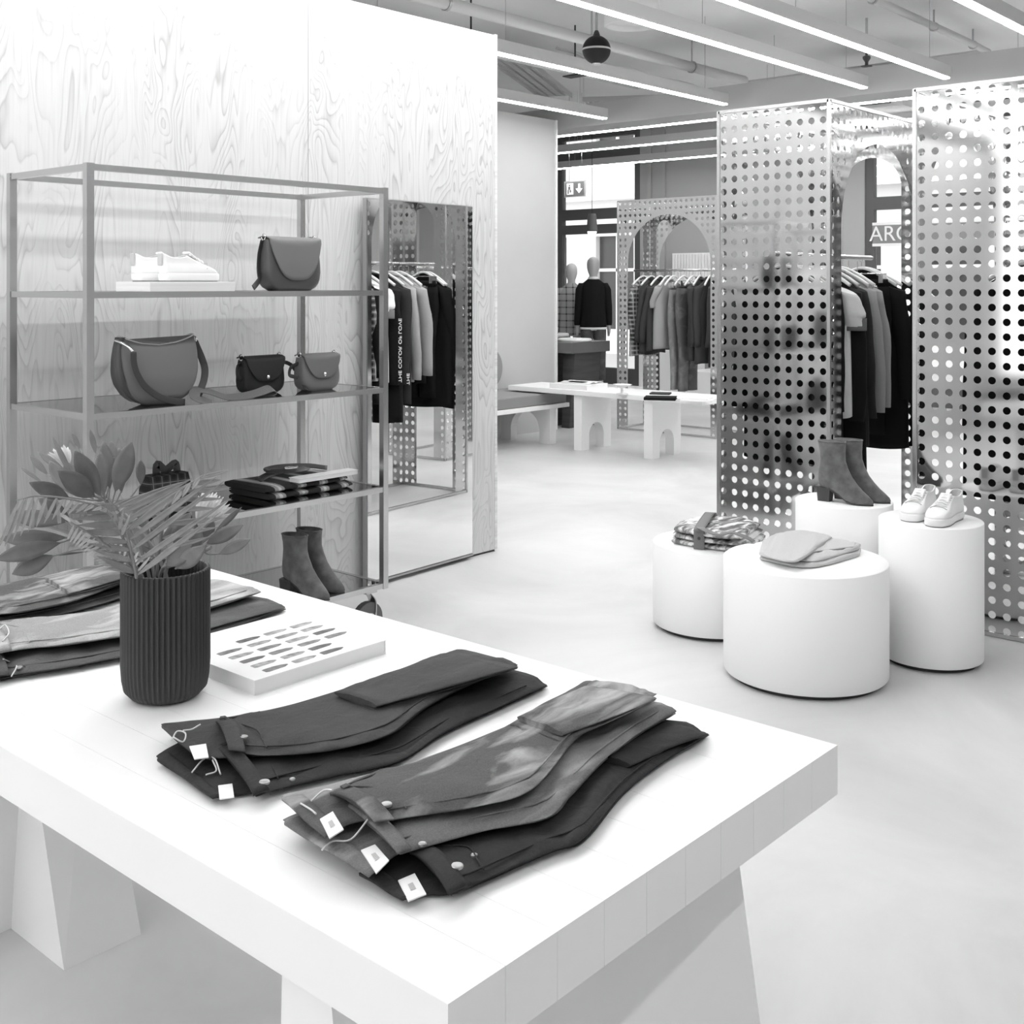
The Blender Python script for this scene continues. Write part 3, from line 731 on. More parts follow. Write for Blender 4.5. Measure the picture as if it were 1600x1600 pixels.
# things on the low table
def book(name, c, lx, ly, h, rz, label, cat, cover, pages=None, group=None):
    t = thing(name, c, rz, label, cat, group)
    MB().box((-lx/2, -ly/2, 0), (lx/2, ly/2, .004)).box((-lx/2, -ly/2, h-.004), (lx/2, ly/2, h)).box((-lx/2, -ly/2, .004), (-lx/2+.004, ly/2, h-.004)).build('cover', cover, t, local=True)
    MB().box((-lx/2+.004, -ly/2+.004, .004), (lx/2-.004, ly/2-.004, h-.004)).build('pages', pages or M_white, t, local=True)
    return t
M_page = mat('paper', .8, .8)
book('book', (8.43, 6.60, TH), .34, .42, .045, .05, 'thick white book lying on the low table left of the glass dish', 'book', mat('book_white', .82, .4), M_page)
op = thing('magazine', (8.47, 6.60, TH+.045), .1, 'open magazine with dark pictures on the thick white book', 'magazine')
for sx in (-1, 1):
    pg = MB().grid([[(sx*.13*(i/6), -.16+.32*j, .004+.012*math.sin(PI*min(1, i/6)**.6)) for i in range(7)] for j in (0, 1)]).build('page', M_page, op, smooth=True, local=True, solid=.004)
    MB().box((sx*.04 if sx > 0 else -.11, -.10, .0185), (.11 if sx > 0 else -.04, .08, .0195)).build('picture', C_char, op, local=True)
q = at(972, 616, TH)
gd = thing('glass_dish', q, 0, 'small clear stemmed glass dish on the low table', 'dish')
MB().lathe([(.05, 0), (.05, .006), (.012, .012), (.010, .05), (.03, .06), (.085, .085), (.088, .087), (.08, .084), (.03, .064)], q, 24).build('bowl', mat('thin_glass', .8, .05), gd, smooth=True)
q = at(1032, 624, TH); book('notebook', q, .20, .26, .022, .5, 'black notebook lying on the low table', 'notebook', C_black, C_black)
q = at(1030, 616, TH+.022); book('tablet_case', (q.x+.02, q.y, TH+.022), .14, .17, .012, .45, 'dark grey case lying on the black notebook', 'case', C_dk, C_dk)
q = at(1090, 626, TH); book('booklet', q, .2, .26, .012, .4, 'white booklet at the right end of the low table', 'booklet', mat('book_white', .8, .4), M_page)
book('booklet', (q.x+.01, q.y+.01, TH+.012), .17, .22, .012, .3, 'smaller white booklet on top of the other booklet', 'booklet', mat('book_white', .8, .4), M_page)
# dark table by the window
q = ray(910, 540, 12.2)
dt = thing('dark_table', (q.x, q.y, 0), 0, 'dark wooden table with slab legs in front of the mannequins', 'table')
M_dwood = mat('dark_stained_wood', .055, .5, var=.3, scale=(2, 2, 20)); M_dwood2 = mat('dark_wood_top', .13, .5)
MB().box((q.x-.3, q.y-.10, .79), (q.x+.35, q.y+1.0, .90)).build('tabletop', M_dwood2, dt)
MB().box((q.x-.22, q.y+.26, 0), (q.x+.28, q.y+.9, .78)).build('cabinet', M_dwood, dt)
a = MB(); a.loft([[(q.x-.2, q.y+.12, 0), (q.x+.25, q.y+.12, 0), (q.x+.25, q.y+.02, 0), (q.x-.2, q.y+.02, 0)], [(q.x-.2, q.y+.10, .79), (q.x+.25, q.y+.10, .79), (q.x+.25, q.y-.06, .79), (q.x-.2, q.y-.06, .79)]]); a.build('leg', M_dwood, dt)
for i, (g, lab) in enumerate(((C_mgrey, 'grey folded sweater at the bottom of the pile on the dark table'), (C_pale, 'pale folded shirt on top of the pile on the dark table'))):
    tag(MB().loft([ring(q.x, q.y+.45, .90+i*.04+z, .15*k, .2*k, 20, .5) for z, k in ((0, .95), (.01, 1), (.03, 1), (.04, .92))]).build('folded_sweater' if i == 0 else 'folded_shirt', g, smooth=True), lab, 'folded clothes')
tag(MB().loft([ring(q.x-.03, q.y+.08, .90+z, .13*k, .17*k, 20, .5) for z, k in ((0, .95), (.01, 1), (.025, 1), (.035, .92))]).build('folded_shirt', C_white, smooth=True), 'white folded shirt lying alone at the right of the dark table', 'folded clothes')
hu = MB(); hu.box((13.90, 8.50, 1.5), (13.97, 9.19, 1.95))
for k in range(14): hu.box((13.88, 8.505+k*.049, 1.52), (13.90, 8.505+k*.049+.032, 1.93))
hu.box((13.97, 8.7, 1.6), (14.0, 9.0, 1.9))
tag(hu.build('radiator', M_white), 'white ribbed radiator on the end wall, seen through the back rack arch', 'radiator')
# pale step boxes by the window
for i, (yy, hh) in enumerate(((8.80, .62), (8.05, .36))):
    tag(MB().box((13.0, yy-.34, 0), (13.6, yy+.34, hh)).build('display_box', M_white, bevel=.005), ('tall white display box by the window behind the mannequins', 'low white display box by the window behind the mannequins')[i], 'display box')

# ------------------------------------------------------------------ shelving unit
SX0, SX1, SY0, SY1 = 1.99, 3.335, 3.665, 4.225; SZ = (.22, .629, 1.051, 1.465, 1.90); r = .0135
sh = thing('shelving_unit', ((SX0+SX1)/2, (SY0+SY1)/2, 0), 0, 'steel tube shelving unit with smoked glass shelves on casters', 'shelf')
for x in (SX0, SX1):
    for y in (SY0, SY1): MB().box((x-r, y-r, SZ[0]-r), (x+r, y+r, SZ[-1]+r)).build('post', M_chrome, sh)
for z in SZ:
    k = r*.8
    MB().box((SX0+r, SY0-k, z-k), (SX1-r, SY0+k, z+k)).box((SX0+r, SY1-k, z-k), (SX1-r, SY1+k, z+k)).box((SX0-k, SY0+r, z-k), (SX0+k, SY1-r, z+k)).box((SX1-k, SY0+r, z-k), (SX1+k, SY1-r, z+k)).build('rail', M_chrome, sh)
GT = .0
for z in SZ[:-1]:
    MB().box((SX0+r, SY0+r*.8, z+.002), (SX1-r, SY1-r*.8, z+.010)).build('shelf', M_glass, sh)
for x in (SX0+.05, SX1-.05):
    for y in (SY0+.05, SY1-.05):
        cs = MB().box((x-.03, y-.03, SZ[0]-.03), (x+.03, y+.03, SZ[0]-.011)).tube(spline([(x, y, SZ[0]-.03), (x+.03, y, .15), (x+.03, y, .09)], 4), 0, flat=(.05, .006), up=(1, 0, 0)).build('caster', M_chrome, sh)
        MB().tube([(x+.0, y-.015, .075), (x+.0, y+.015, .075)], .075, 24).build('wheel', mat('caster_rubber', .12, .5), cs)
        MB().tube([(x+.0, y-.02, .075), (x+.0, y+.02, .075)], .03, 16).build('hub', M_chrome, cs)
def SH(k): return SZ[k]+.010

# ------------------------------------------------------------------ shoes
def sneaker(c, rz, label, group, s=1.0, white=None, dark_collar=True):
    """low court sneaker, toe along local +x"""
    t = thing('sneaker', c, rz, label, 'sneaker', group); Ls = .275*s
    def wid(u): return s*samp([(0, .026), (.04, .032), (.2, .036), (.4, .035), (.6, .044), (.75, .048), (.88, .040), (.96, .030), (1, .024)], u)
    def outline(x0, x1, k, z, n=40, f=None):
        P = []
        for j in range(n):
            a = 2*PI*j/n; x = lerp(x0, x1, .5+.5*math.cos(a))
            y = wid(min(1, max(0, x/Ls)))*k*min(1, 2.1*abs(math.sin(a)))*(1 if math.sin(a) >= 0 else -1)
            P.append((x, y, (f(x) if f else 0)+z))
        return P
    wm = white or mat('white_leather', .84, .4); sm = mat('white_rubber', .8, .5)
    MB().loft([outline(.004, Ls-.004, .96, .0), outline(0, Ls, 1.04, .004), outline(.0, Ls, 1.05, .024), outline(.003, Ls-.004, .98, .028)]).build('sole', sm, t, smooth=True, local=True)
    MB().loft([outline(.006, Ls-.008, .95, -.0045), outline(.006, Ls-.008, .95, .0)]).build('tread', mat('shoe_tread', .2, .7), t, local=True)
    R_ = []
    for z, x0, x1, k in ((.026, .004, .97, .95), (.036, .0, .955, .97), (.046, .0, .90, .95), (.056, .001, .80, .90), (.066, .003, .70, .82), (.077, .004, .61, .76), (.088, .004, .52, .76), (.097, .003, .46, .76), (.103, .002, .43, .76)):
        R_.append(outline(x0*Ls if x0 < .01 else x0, x1*Ls, k, z*s*1.0, f=lambda x, zz=z: (.007*max(0, (.12*Ls-x)/(.12*Ls))-.009*math.sin(PI*min(1, max(0, x/(.45*Ls)))))*max(0, (zz-.06)/.04)))
    lip = [(p[0]*.93+.004, p[1]*.80, p[2]-.001) for p in R_[-1]]
    MB().loft(R_+[lip], True, False).build('upper', wm, t, smooth=True, local=True)
    MB().loft([lip, [(p[0]*.97+.002, p[1]*.95, p[2]-.012) for p in lip], [(p[0]*.94+.004, p[1]*.9, p[2]-.04) for p in lip]], False, True).build('lining', mat('shoe_lining', .45, .8), t, smooth=True, local=True)
    # tongue, laces, toe seam, heel tab, lining
    MB().tube(spline([(.60*Ls, 0, .078), (.52*Ls, 0, .093), (.44*Ls, 0, .106)], 4), 0, flat=(.044*s, .008), up=(0.5, 0, 1)).build('tongue', wm, t, smooth=True, local=True)
    lc = MB()
    for k in range(5):
        u = .70-.055*k; z = samp([(.42, .108), (.5, .096), (.6, .083), (.7, .071), (.8, .062)], u)
        lc.tube(spline([(u*Ls-.006, -.026*s, z-.006), (u*Ls, 0, z+.006), (u*Ls-.006, .026*s, z-.006)], 4), 0, flat=(.009, .004), up=(.5, 0, 1))
    lc.build('laces', mat('white_laces', .75, .8), t, smooth=True, local=True)
    sm_ = MB().tube(spline([(.70*Ls, -.044*s, .045), (.76*Ls, -.026*s, .064), (.775*Ls, 0, .068), (.76*Ls, .026*s, .064), (.70*Ls, .044*s, .045)], 5), .0016, 5); sm_.build('toe_seam', mat('seam_grey', .45, .8), t, local=True)
    MB().box((-.003, -.014, .055), (.006, .014, .103)).build('heel_tab', mat('heel_tab_grey', .55, .6), t, bevel=.004, local=True)
    return t
def ankle_boot(c, rz, label, group, m, s=1.0, H=.205):
    """block-heeled ankle boot, toe along local +x, heel at x = 0"""
    t = thing('ankle_boot', c, rz, label, 'boot', group); Ls = .245*s; HH = .062*s
    def lift(x): return HH*(1-1/(1+math.exp(-(x/Ls-.42)*12)))
    def sl(x0, x1, k, z, w0=.031, n=30):
        P = []
        for j in range(n):
            a = 2*PI*j/n; x = lerp(x0, x1, .5+.5*math.cos(a)); g = x/Ls
            wv = s*samp([(-.1, .026), (0, .028), (.2, .033), (.4, .031), (.62, .040), (.78, .040), (.9, .029), (1, .012)], g)*k
            y = spow(math.sin(a), .8)*wv
            fade = max(0, 1-z/(.10*s)); P.append((x, y, z+lift(x)*fade+HH*(1-fade)*min(1, z/.1)))
        return P
    R_ = []
    for z, x0, x1, k in ((.004, .008, .985, .92), (.012, .0, 1, 1), (.022, -.004, .98, 1), (.034, -.006, .90, .98), (.046, -.008, .80, .96), (.060, -.008, .70, .95), (.076, -.006, .60, .95), (.095, -.002, .52, 1.0), (.12, .002, .475, 1.05), (.15, .0, .47, 1.1), (H-.03, -.004, .475, 1.14), (H-.012, -.006, .48, 1.16)):
        R_.append(sl(x0 if abs(x0) < .02 else x0*Ls, x1*Ls, k, z*s))
    top = R_[-1]; R_.append([(p[0]*.95+.004, p[1]*.88, p[2]-.001) for p in top]); R_.append([(p[0]*.9+.008, p[1]*.8, p[2]-.05) for p in top])
    MB().loft(R_).build('upper', m, t, smooth=True, local=True)
    so = [sl(.004, .99*Ls, .95, .0), sl(.002, .995*Ls, .99, .002), sl(.002, .995*Ls, .99, .006)]
    MB().loft(so).build('sole', mat('boot_sole', .03, .5), t, smooth=True, local=True)
    MB().loft([[(x*s, y*s, z) for x, y in ((.0, -.024), (.05, -.022), (.054, 0), (.05, .022), (.0, .024), (-.008, 0))] if z == 0 else [(x*s, y*s, z) for x, y in ((-.004, -.027), (.058, -.027), (.066, 0), (.058, .027), (-.004, .027), (-.012, 0))] for z in (0, HH*.98)]).build('heel', mat('stacked_heel', .045, .5) , t, smooth=False, local=True)
    MB().tube([(top[0][0]-.0, top[0][1], top[0][2])]+[top[j] for j in range(1, 30)]+[top[0]], .0025, 6).build('top_edge', m, t, smooth=True, local=True)
    return t
M_suede = mat('grey_suede', .135, .9, var=.35, scale=(22, 22, 22), sheen=.3, spec=.15)

# ------------------------------------------------------------------ on the shelves
M_leath = mat('grey_leather', .145, .5, bump=.1, bscale=300); M_leath2 = mat('dark_leather', .06, .45); M_strap = mat('charcoal_strap', .035, .5)
M_bleath = mat('black_suede', .012, .7); M_brass = mat('polished_stud', .75, .15, 1.0)
# plywood block with sneakers, top shelf
pb = thing('display_block', (2.42, 3.83, SH(3)), 0, 'pale wooden block under the sneakers on the top shelf', 'block')
MB().box((2.265, 3.735, SH(3)), (2.63, 3.97, SH(3)+.036)).build('block', mat('pale_birch', .74, .6, var=.08, scale=(2, 2, 60)), pb, bevel=.002)
GS = 'white sneakers on the wooden block'
sneaker((2.345, 3.80, SH(3)+.0405), .03, 'white sneaker on the wooden block, the one in front', GS, .93)
sneaker((2.295, 3.905, SH(3)+.0405), .03, 'white sneaker on the wooden block, behind the other one', GS, .93)

def saddle_bag(c, rz, label, W_, H_, D_, m, flap_m, strap_m, group, flap=.62, stud=True, squash=.7):
    """rounded-bottom bag with a half-moon flap; front along local -y"""
    t = thing('shoulder_bag', c, rz, label, 'bag', group)
    R_ = []
    for k in range(15):
        v = k/14; z = v*H_
        w = W_/2*(samp([(0, .62), (.04, .76), (.1, .87), (.2, .96), (.35, 1.0), (.7, .985), (.93, .95), (1, .92)], v)); d = D_/2*samp([(0, .8), (.1, 1), (.5, .95), (.9, .75), (1, .6)], v)
        R_.append(ring(0, 0, z, w, d, 36, .35))
    MB().loft(R_).build('body', m, t, smooth=True, local=True)
    # flap: wraps over the top and down the front, half-moon outline
    P = []; n = 20; m_ = 14
    for i in range(m_+1):
        row = []; s = i/m_
        for j in range(n+1):
            u = -1+2*j/n
            wtop = W_/2*.97
            depth = H_*flap*(1-abs(u)**3.2*.88)
            if s < .3: q_ = s/.3; y = lerp(D_*.30, -D_*.34, q_); z = H_+.006*math.sin(PI*q_)+.001
            else:
                q_ = (s-.3)/.7; z = H_-depth*q_; vv = max(0, z/H_); y = -(D_/2*samp([(0, .8), (.1, 1), (.5, .95), (.9, .75), (1, .66)], vv)+.006)
            row.append((u*wtop*(1-.02*s), y, z))
        P.append(row)
    MB().grid(P).build('flap', flap_m, t, smooth=True, local=True, solid=.004)
    if stud: MB().lathe([(.008, 0), (.008, .004), (.004, .007), (.001, .008)], (0, 0, 0), 14).build('clasp_stud', M_brass, t, local=True).matrix_local = Matrix.Translation((0, -D_*.5-.006, H_*(1-flap)+.018)) @ Matrix.Rotation(PI/2, 4, 'X')
    for sx in (-1, 1):
        MB().tube([(sx*W_*.47+.010*math.cos(2*PI*k/12)*0, .012*math.cos(2*PI*k/12), H_+.004+.012*math.sin(2*PI*k/12)) for k in range(13)], .0025, 6).build('strap_ring', M_brass, t, local=True)
    return t
GB = 'leather bags on the shelves'
b1 = saddle_bag((2.985, 3.86, SH(3)), .0, 'large grey saddle bag with half-moon flap on the top shelf', .275, .215, .11, M_leath2, M_leath, M_strap, GB, .80, False)
def strap(parent, pts, w, m, up=(0, 0, 1), name='strap', k=6): return MB().tube(spline(pts, k), 0, flat=(w, .0035), up=up).build(name, m, parent, smooth=True, local=True)
strap(b1, [(-.135, .0, .205), (-.142, .01, .15), (-.146, .01, .09), (-.15, -.0, .05), (-.18, -.03, .035), (-.22, -.055, .013)], .022, M_strap, (.2, -1, .2))
strap(b1, [(.125, 0, .215), (.11, .0, .225), (.085, .01, .218)], .02, M_strap, (0, 0, 1), 'strap_end')
# hobo bag
hb = thing('hobo_bag', (2.33, 3.80, SH(2)), .0, 'large grey hobo bag with dark strap on the middle shelf', 'bag', GB)
R_ = []
Wd = .325; Hh = .25
for k in range(20):
    v = k/19; w = Wd/2*samp([(0, .30), (.03, .47), (.08, .62), (.16, .76), (.3, .90), (.5, .985), (.7, 1.0), (.85, .985), (1, .95)], v); d = samp([(0, .035), (.1, .058), (.4, .062), (.8, .04), (1, .022)], v)
    R_.append([(x, y, v*Hh-(.034*(1-(x/(Wd/2*.95))**2) if v > .999 else .034*max(0, (v-.6)/.4)*(1-min(1, (x/(Wd/2))**2)))) for x, y, _ in ring(0, 0, 0, w, d, 40, .45)])
MB().loft(R_).build('body', M_leath, hb, smooth=True, local=True)
R2 = [[(x*.985, y*.9, z+.003) for x, y, z in R_[-1]], [(x*.985, y*.9, z+.007) for x, y, z in R_[-1]]]
MB().tube([R2[0][j] for j in range(40)]+[R2[0][0]], .0028, 6).build('top_piping', mat('pale_edge', .45, .5), hb, local=True)
gus = MB(); gus.loft([[( -Wd/2*samp([(0, .30), (.03, .47), (.08, .62), (.16, .76), (.3, .90), (.5, .985), (.7, 1.0), (.85, .985), (1, .95)], v)*(1.0)-.001, y, v*Hh) for y in (-samp([(0, .03), (.4, .045), (1, .018)], v), samp([(0, .03), (.4, .045), (1, .018)], v))]+[(-Wd/2*samp([(0, .30), (.03, .47), (.08, .62), (.16, .76), (.3, .90), (.5, .985), (.7, 1.0), (.85, .985), (1, .95)], v)+.02, y, v*Hh) for y in (samp([(0, .03), (1, .018)], v), -samp([(0, .03), (1, .018)], v))] for v in [k/19 for k in range(1, 20)]]); gus.build('gusset', M_leath2, hb, smooth=True, local=True)
MB().tube(spline([(-.165, .0, .24), (-.158, -.03, .232), (-.145, -.055, .218), (-.135, -.07, .20)], 5), .005, 8).build('strap_clip', M_brass, hb, smooth=True, local=True)
strap(hb, [(-.135, -.072, .20), (-.135, -.076, .16), (-.125, -.082, .12), (-.095, -.084, .075), (-.04, -.082, .035), (.02, -.08, .014), (.07, -.078, .006)], .024, M_strap, (0, -1, .15))
strap(hb, [(.163, .0, .225), (.175, .0, .20), (.188, -.01, .16), (.195, -.02, .12), (.185, -.03, .08), (.16, -.045, .045), (.14, -.06, .025)], .026, M_strap, (-.52, -.86, 0))
MB().tube([(.162, .012*math.cos(2*PI*k/12), .232+.012*math.sin(2*PI*k/12)) for k in range(13)], .003, 6).build('strap_ring', M_brass, hb, local=True)
# loose strap in front of the hobo bag
ls = tag(MB().tube(spline([(2.50, 3.73, SH(2)+.012), (2.47, 3.70, SH(2)+.006), (2.44, 3.715, SH(2)+.02), (2.47, 3.75, SH(2)+.045), (2.52, 3.74, SH(2)+.035), (2.58, 3.72, SH(2)+.012), (2.66, 3.72, SH(2)+.010), (2.73, 3.725, SH(2)+.018), (2.79, 3.73, SH(2)+.03), (2.815, 3.74, SH(2)+.02), (2.79, 3.745, SH(2)+.008), (2.70, 3.75, SH(2)+.006)], 7), 0, flat=(.042, .004), up=(.1, -.6, 1)).build('leather_strap', M_leath, smooth=True), 'loose pale leather strap coiled between the bags on the middle shelf', 'strap')
b2 = saddle_bag((2.84, 3.86, SH(2)), .04, 'small black bag with round stud on the middle shelf', .205, .145, .085, M_bleath, M_bleath, M_strap, GB, .66)
strap(b2, [(-.10, .0, .12), (-.12, -.01, .115), (-.128, -.02, .08), (-.11, -.02, .06)], .016, M_bleath, (0, 1, .3))
strap(b2, [(.10, .0, .12), (.125, -.01, .118), (.15, -.015, .105), (.165, -.02, .085)], .016, M_strap, (0, 1, .3))
b3 = saddle_bag((3.09, 3.81, SH(2)), .04, 'small mid grey bag with round stud at the right of the middle shelf', .205, .145, .085, M_leath, M_leath, M_strap, GB, .66)
strap(b3, [(-.10, .0, .115), (-.13, .01, .10), (-.145, .0, .07), (-.12, -.02, .06)], .016, M_strap, (0, 1, .3))
strap(b3, [(-.09, -.02, .03), (-.10, -.045, .012), (-.08, -.06, .004)], .016, M_strap, (0, 0, 1), 'strap_end')
# third shelf: plaid scarf over a book, belt on top
q = at(455, 780, SH(1))
sc = thing('folded_scarf', (2.99, 3.88, SH(1)), 0, 'black and white checked scarf folded on the lower shelf', 'scarf')
PS = plaid('scarf_check', .50, .012, 9, .6, .12, .5)
def fold_slab(x0, x1, y0, y1, z0, z1, k=.012, n=8):
    R_ = []
    for i in range(n+1):
        u = i/n; x = lerp(x0, x1, u); e = .9 if i in (0, n) else 1
        R_.append([(x, lerp(y0, y1, .5+.5*spow(math.cos(2*PI*j/20), .45)*e), lerp(z0, z1, .5+.5*spow(math.sin(2*PI*j/20), .7)*e)+.002*math.sin(9*u+j)) for j in range(20)])
    return MB().loft(R_)
fold_slab(2.81, 3.24, 3.74, 4.05, SH(1), SH(1)+.028).build('lower_fold', PS, sc, smooth=True)
fold_slab(2.795, 3.22, 3.75, 4.06, SH(1)+.029, SH(1)+.055).build('upper_fold', PS, sc, smooth=True)
bk = thing('book', (3.08, 3.80, SH(1)+.056), .0, 'flat white notebook lying on the checked scarf', 'book')
MB().box((2.94, 3.735, SH(1)+.0565), (3.25, 3.80, SH(1)+.072)).build('pages', M_page, bk, bevel=.002)
MB().box((2.936, 3.733, SH(1)+.0725), (3.252, 3.80, SH(1)+.0755)).build('cover', mat('book_white', .82, .4), bk)
bl = thing('leather_belt', (3.02, 3.93, SH(1)+.056), 0, 'dark coiled belt with buckle lying on the checked scarf', 'belt')
zz = SH(1)+.062
MB().tube(spline([(2.86, 3.90, zz), (2.95, 3.95, zz+.006), (3.05, 3.97, zz+.012), (3.13, 3.93, zz+.016), (3.06, 3.89, zz+.02), (2.96, 3.90, zz+.024), (2.93, 3.94, zz+.028), (3.02, 3.97, zz+.028), (3.15, 3.95, zz+.02), (3.22, 3.90, zz+.008)], 6), 0, flat=(.03, .004), up=(0, -.7, 1)).build('strap', M_strap, bl, smooth=True)
MB().tube([(3.02+.03*math.cos(2*PI*k/12), 3.89+.018*math.sin(2*PI*k/12), zz+.034) for k in range(13)], .004, 6).build('buckle', M_brass, bl)
# dark patterned pouch behind the plant
q = at(255, 835, SH(1))
pc = thing('dark_pouch', (2.40, 3.85, SH(1)), 0, 'dark checked bag on the lower shelf behind the plant', 'bag', GB)
MB().loft([ring(2.40, 3.85, SH(1)+z, .10*k, .05*k, 24, .5) for z, k in ((0, .9), (.02, 1), (.10, .97), (.15, .85))]).build('body', plaid('pouch_check', .03, .008, 30, .5, .1, .12), pc, smooth=True)
MB().tube(spline([(2.36, 3.85, SH(1)+.15), (2.365, 3.85, SH(1)+.19), (2.40, 3.85, SH(1)+.165), (2.44, 3.85, SH(1)+.185), (2.45, 3.85, SH(1)+.15)], 5), 0, flat=(.03, .004), up=(0, 1, 0)).build('handle', M_strap, pc, smooth=True)
# boots on the bottom shelf
GBt = 'suede ankle boots on the bottom shelf'
ankle_boot((2.96, 3.86, SH(0)), -1.40, 'grey suede ankle boot on the bottom shelf, the left one', GBt, M_suede, 1.0, .195)
ankle_boot((3.065, 3.90, SH(0)), -1.36, 'grey suede ankle boot on the bottom shelf, the right one', GBt, M_suede, 1.0, .195)

# ------------------------------------------------------------------ plinths
def plinth(cx, cy, rad, h, label):
    t = thing('round_plinth', (cx, cy, 0), 0, label, 'plinth', 'round white plinths')
    MB().lathe([(rad-.025, 0), (rad-.025, .016)], (cx, cy, 0), 64).build('base', M_black, t)
    MB().lathe([(rad-.02, .016), (rad-.003, .018), (rad, .022), (rad, h-.003), (rad-.003, h), (.0005, h)], (cx, cy, 0), 72).build('drum', M_drum, t, smooth=True)
    o = t.children[1] if len(t.children) > 1 else None
    return t
PF = (4.09, 2.096, .31, .445); PLf = (4.405, 2.70, .262, .37); PBk = (4.72, 2.235, .205, .565); PR = (4.59, 1.803, .20, .56)
plinth(*PF, 'widest round white plinth in front, carrying the folded sweater')
plinth(*PLf, 'lowest round white plinth at left, carrying the strapped textile')
plinth(*PBk, 'round white plinth behind, carrying the suede boots')
plinth(*PR, 'tall round white plinth at right, carrying the white sneakers')
h0 = at(1281, 781, PBk[3]); h1 = at(1346, 789, PBk[3]); hr = math.atan2(h1.y-h0.y, h1.x-h0.x)
GB2 = 'suede ankle boots on the rear plinth'
ankle_boot((h0.x, h0.y, PBk[3]), hr, 'grey suede ankle boot on the rear plinth, the nearer left one', GB2, M_suede, .98, .215)
ankle_boot((h0.x+.094, h0.y-.031, PBk[3]), hr+.04, 'grey suede ankle boot on the rear plinth, the farther right one', GB2, M_suede, .98, .215)
GS2 = 'white sneakers on the tall right plinth'
sneaker((4.735, 1.86, PR[3]+.0045), PI+.05, 'white sneaker on the tall plinth, the left shoe', GS2, 1.0)
sneaker((4.70, 1.735, PR[3]+.0045), PI+.0, 'white sneaker on the tall plinth, the right shoe', GS2, 1.0)

# folded sweater on the front plinth
def slab(stF, stN, z0, th, name, m, parent, sub=8, wob=.0, seed=0, nn=34, ends=(.55, .55), exp=.55, pillow=0.0, lift=0.0):
    """soft cloth slab between a far and a near edge; z0 may vary from start to end; lift opens it like a mouth at the start"""
    F = spline(stF, sub); Nn = spline(stN, sub); n = len(F); R_ = []; rn = random.Random(seed); ph = [rn.uniform(0, 6) for _ in range(4)]
    zz = z0 if isinstance(z0, (tuple, list)) else (z0, z0)
    for i in range(n):
        s = i/(n-1); f, g = F[i], Nn[i]; mid = (f+g)/2; half = (f-g)/2; zb = lerp(zz[0], zz[1], s)
        t_ = th*(ends[0] if i == 0 else ends[1] if i == n-1 else 1); r_ = []
        for j in range(nn):
            a = 2*PI*j/nn; c, q_ = spow(math.cos(a), exp*.6), spow(math.sin(a), exp)
            z = zb+th/2+t_/2*q_
            k = max(0, 1-c*c)
            z += lift*k*math.exp(-s*9)
            if q_ > 0:
                z += pillow*k**.6*q_
                z += wob*q_*(noise.noise(Vector((s*5+ph[0], c*1.6+ph[1], seed)))+.6*noise.noise(Vector((s*15, c*3+ph[2], seed+3)))+.5*noise.noise(Vector((s*9+c*4, c*9-s*6, seed+7))))
            e = 1+.012*noise.noise(Vector((s*14, seed*1.7, 4 if c > 0 else 9)))*abs(c)
            p_ = mid+half*c*e
            r_.append((p_.x, p_.y, z))
        R_.append(r_)
    return MB().loft(R_).build(name, m, parent, smooth=True)
zt = PF[3]
fs = thing('folded_sweater', (4.09, 2.10, zt), 0, 'pale grey folded sweater on the widest plinth', 'folded sweater')
C_knit = mat('pale_grey_knit', .52, .95, bump=.5, bscale=160, sheen=.2, spec=.1)
def A(px, py, z): return at(px, py, z)
slab([A(1202, 860, zt), A(1250, 850, zt), A(1300, 852, zt), A(1345, 862, zt)], [A(1187, 876, zt), A(1240, 888, zt), A(1283, 887, zt), A(1343, 870, zt)], zt, .018, 'lower_fold', C_knit, fs, wob=.006, seed=1, pillow=.004)
slab([A(1232, 846, zt+.018), A(1270, 841, zt+.018), A(1310, 846, zt+.018), A(1345, 854, zt+.018)], [A(1250, 878, zt+.018), A(1272, 879, zt+.018), A(1300, 873, zt+.018), A(1341, 860, zt+.018)], zt+.0175, .013, 'sleeve_fold', C_knit, fs, wob=.007, seed=2, pillow=.004)
slab([A(1258, 843, zt+.031), A(1290, 842, zt+.031), A(1338, 850, zt+.031)], [A(1265, 866, zt+.031), A(1290, 862, zt+.031), A(1336, 856, zt+.031)], (zt+.034, zt+.030), .009, 'sleeve_fold', C_knit, fs, wob=.003, seed=8)
slab([A(1192, 850, zt+.022), A(1220, 838, zt+.022), A(1262, 837, zt+.022), A(1300, 848, zt+.022)], [A(1186, 868, zt+.022), A(1203, 876, zt+.022), A(1243, 884, zt+.022), A(1276, 866, zt+.022)], (zt+.022, zt+.036), .015, 'upper_fold', C_knit, fs, wob=.008, seed=3, pillow=.003, exp=.45)
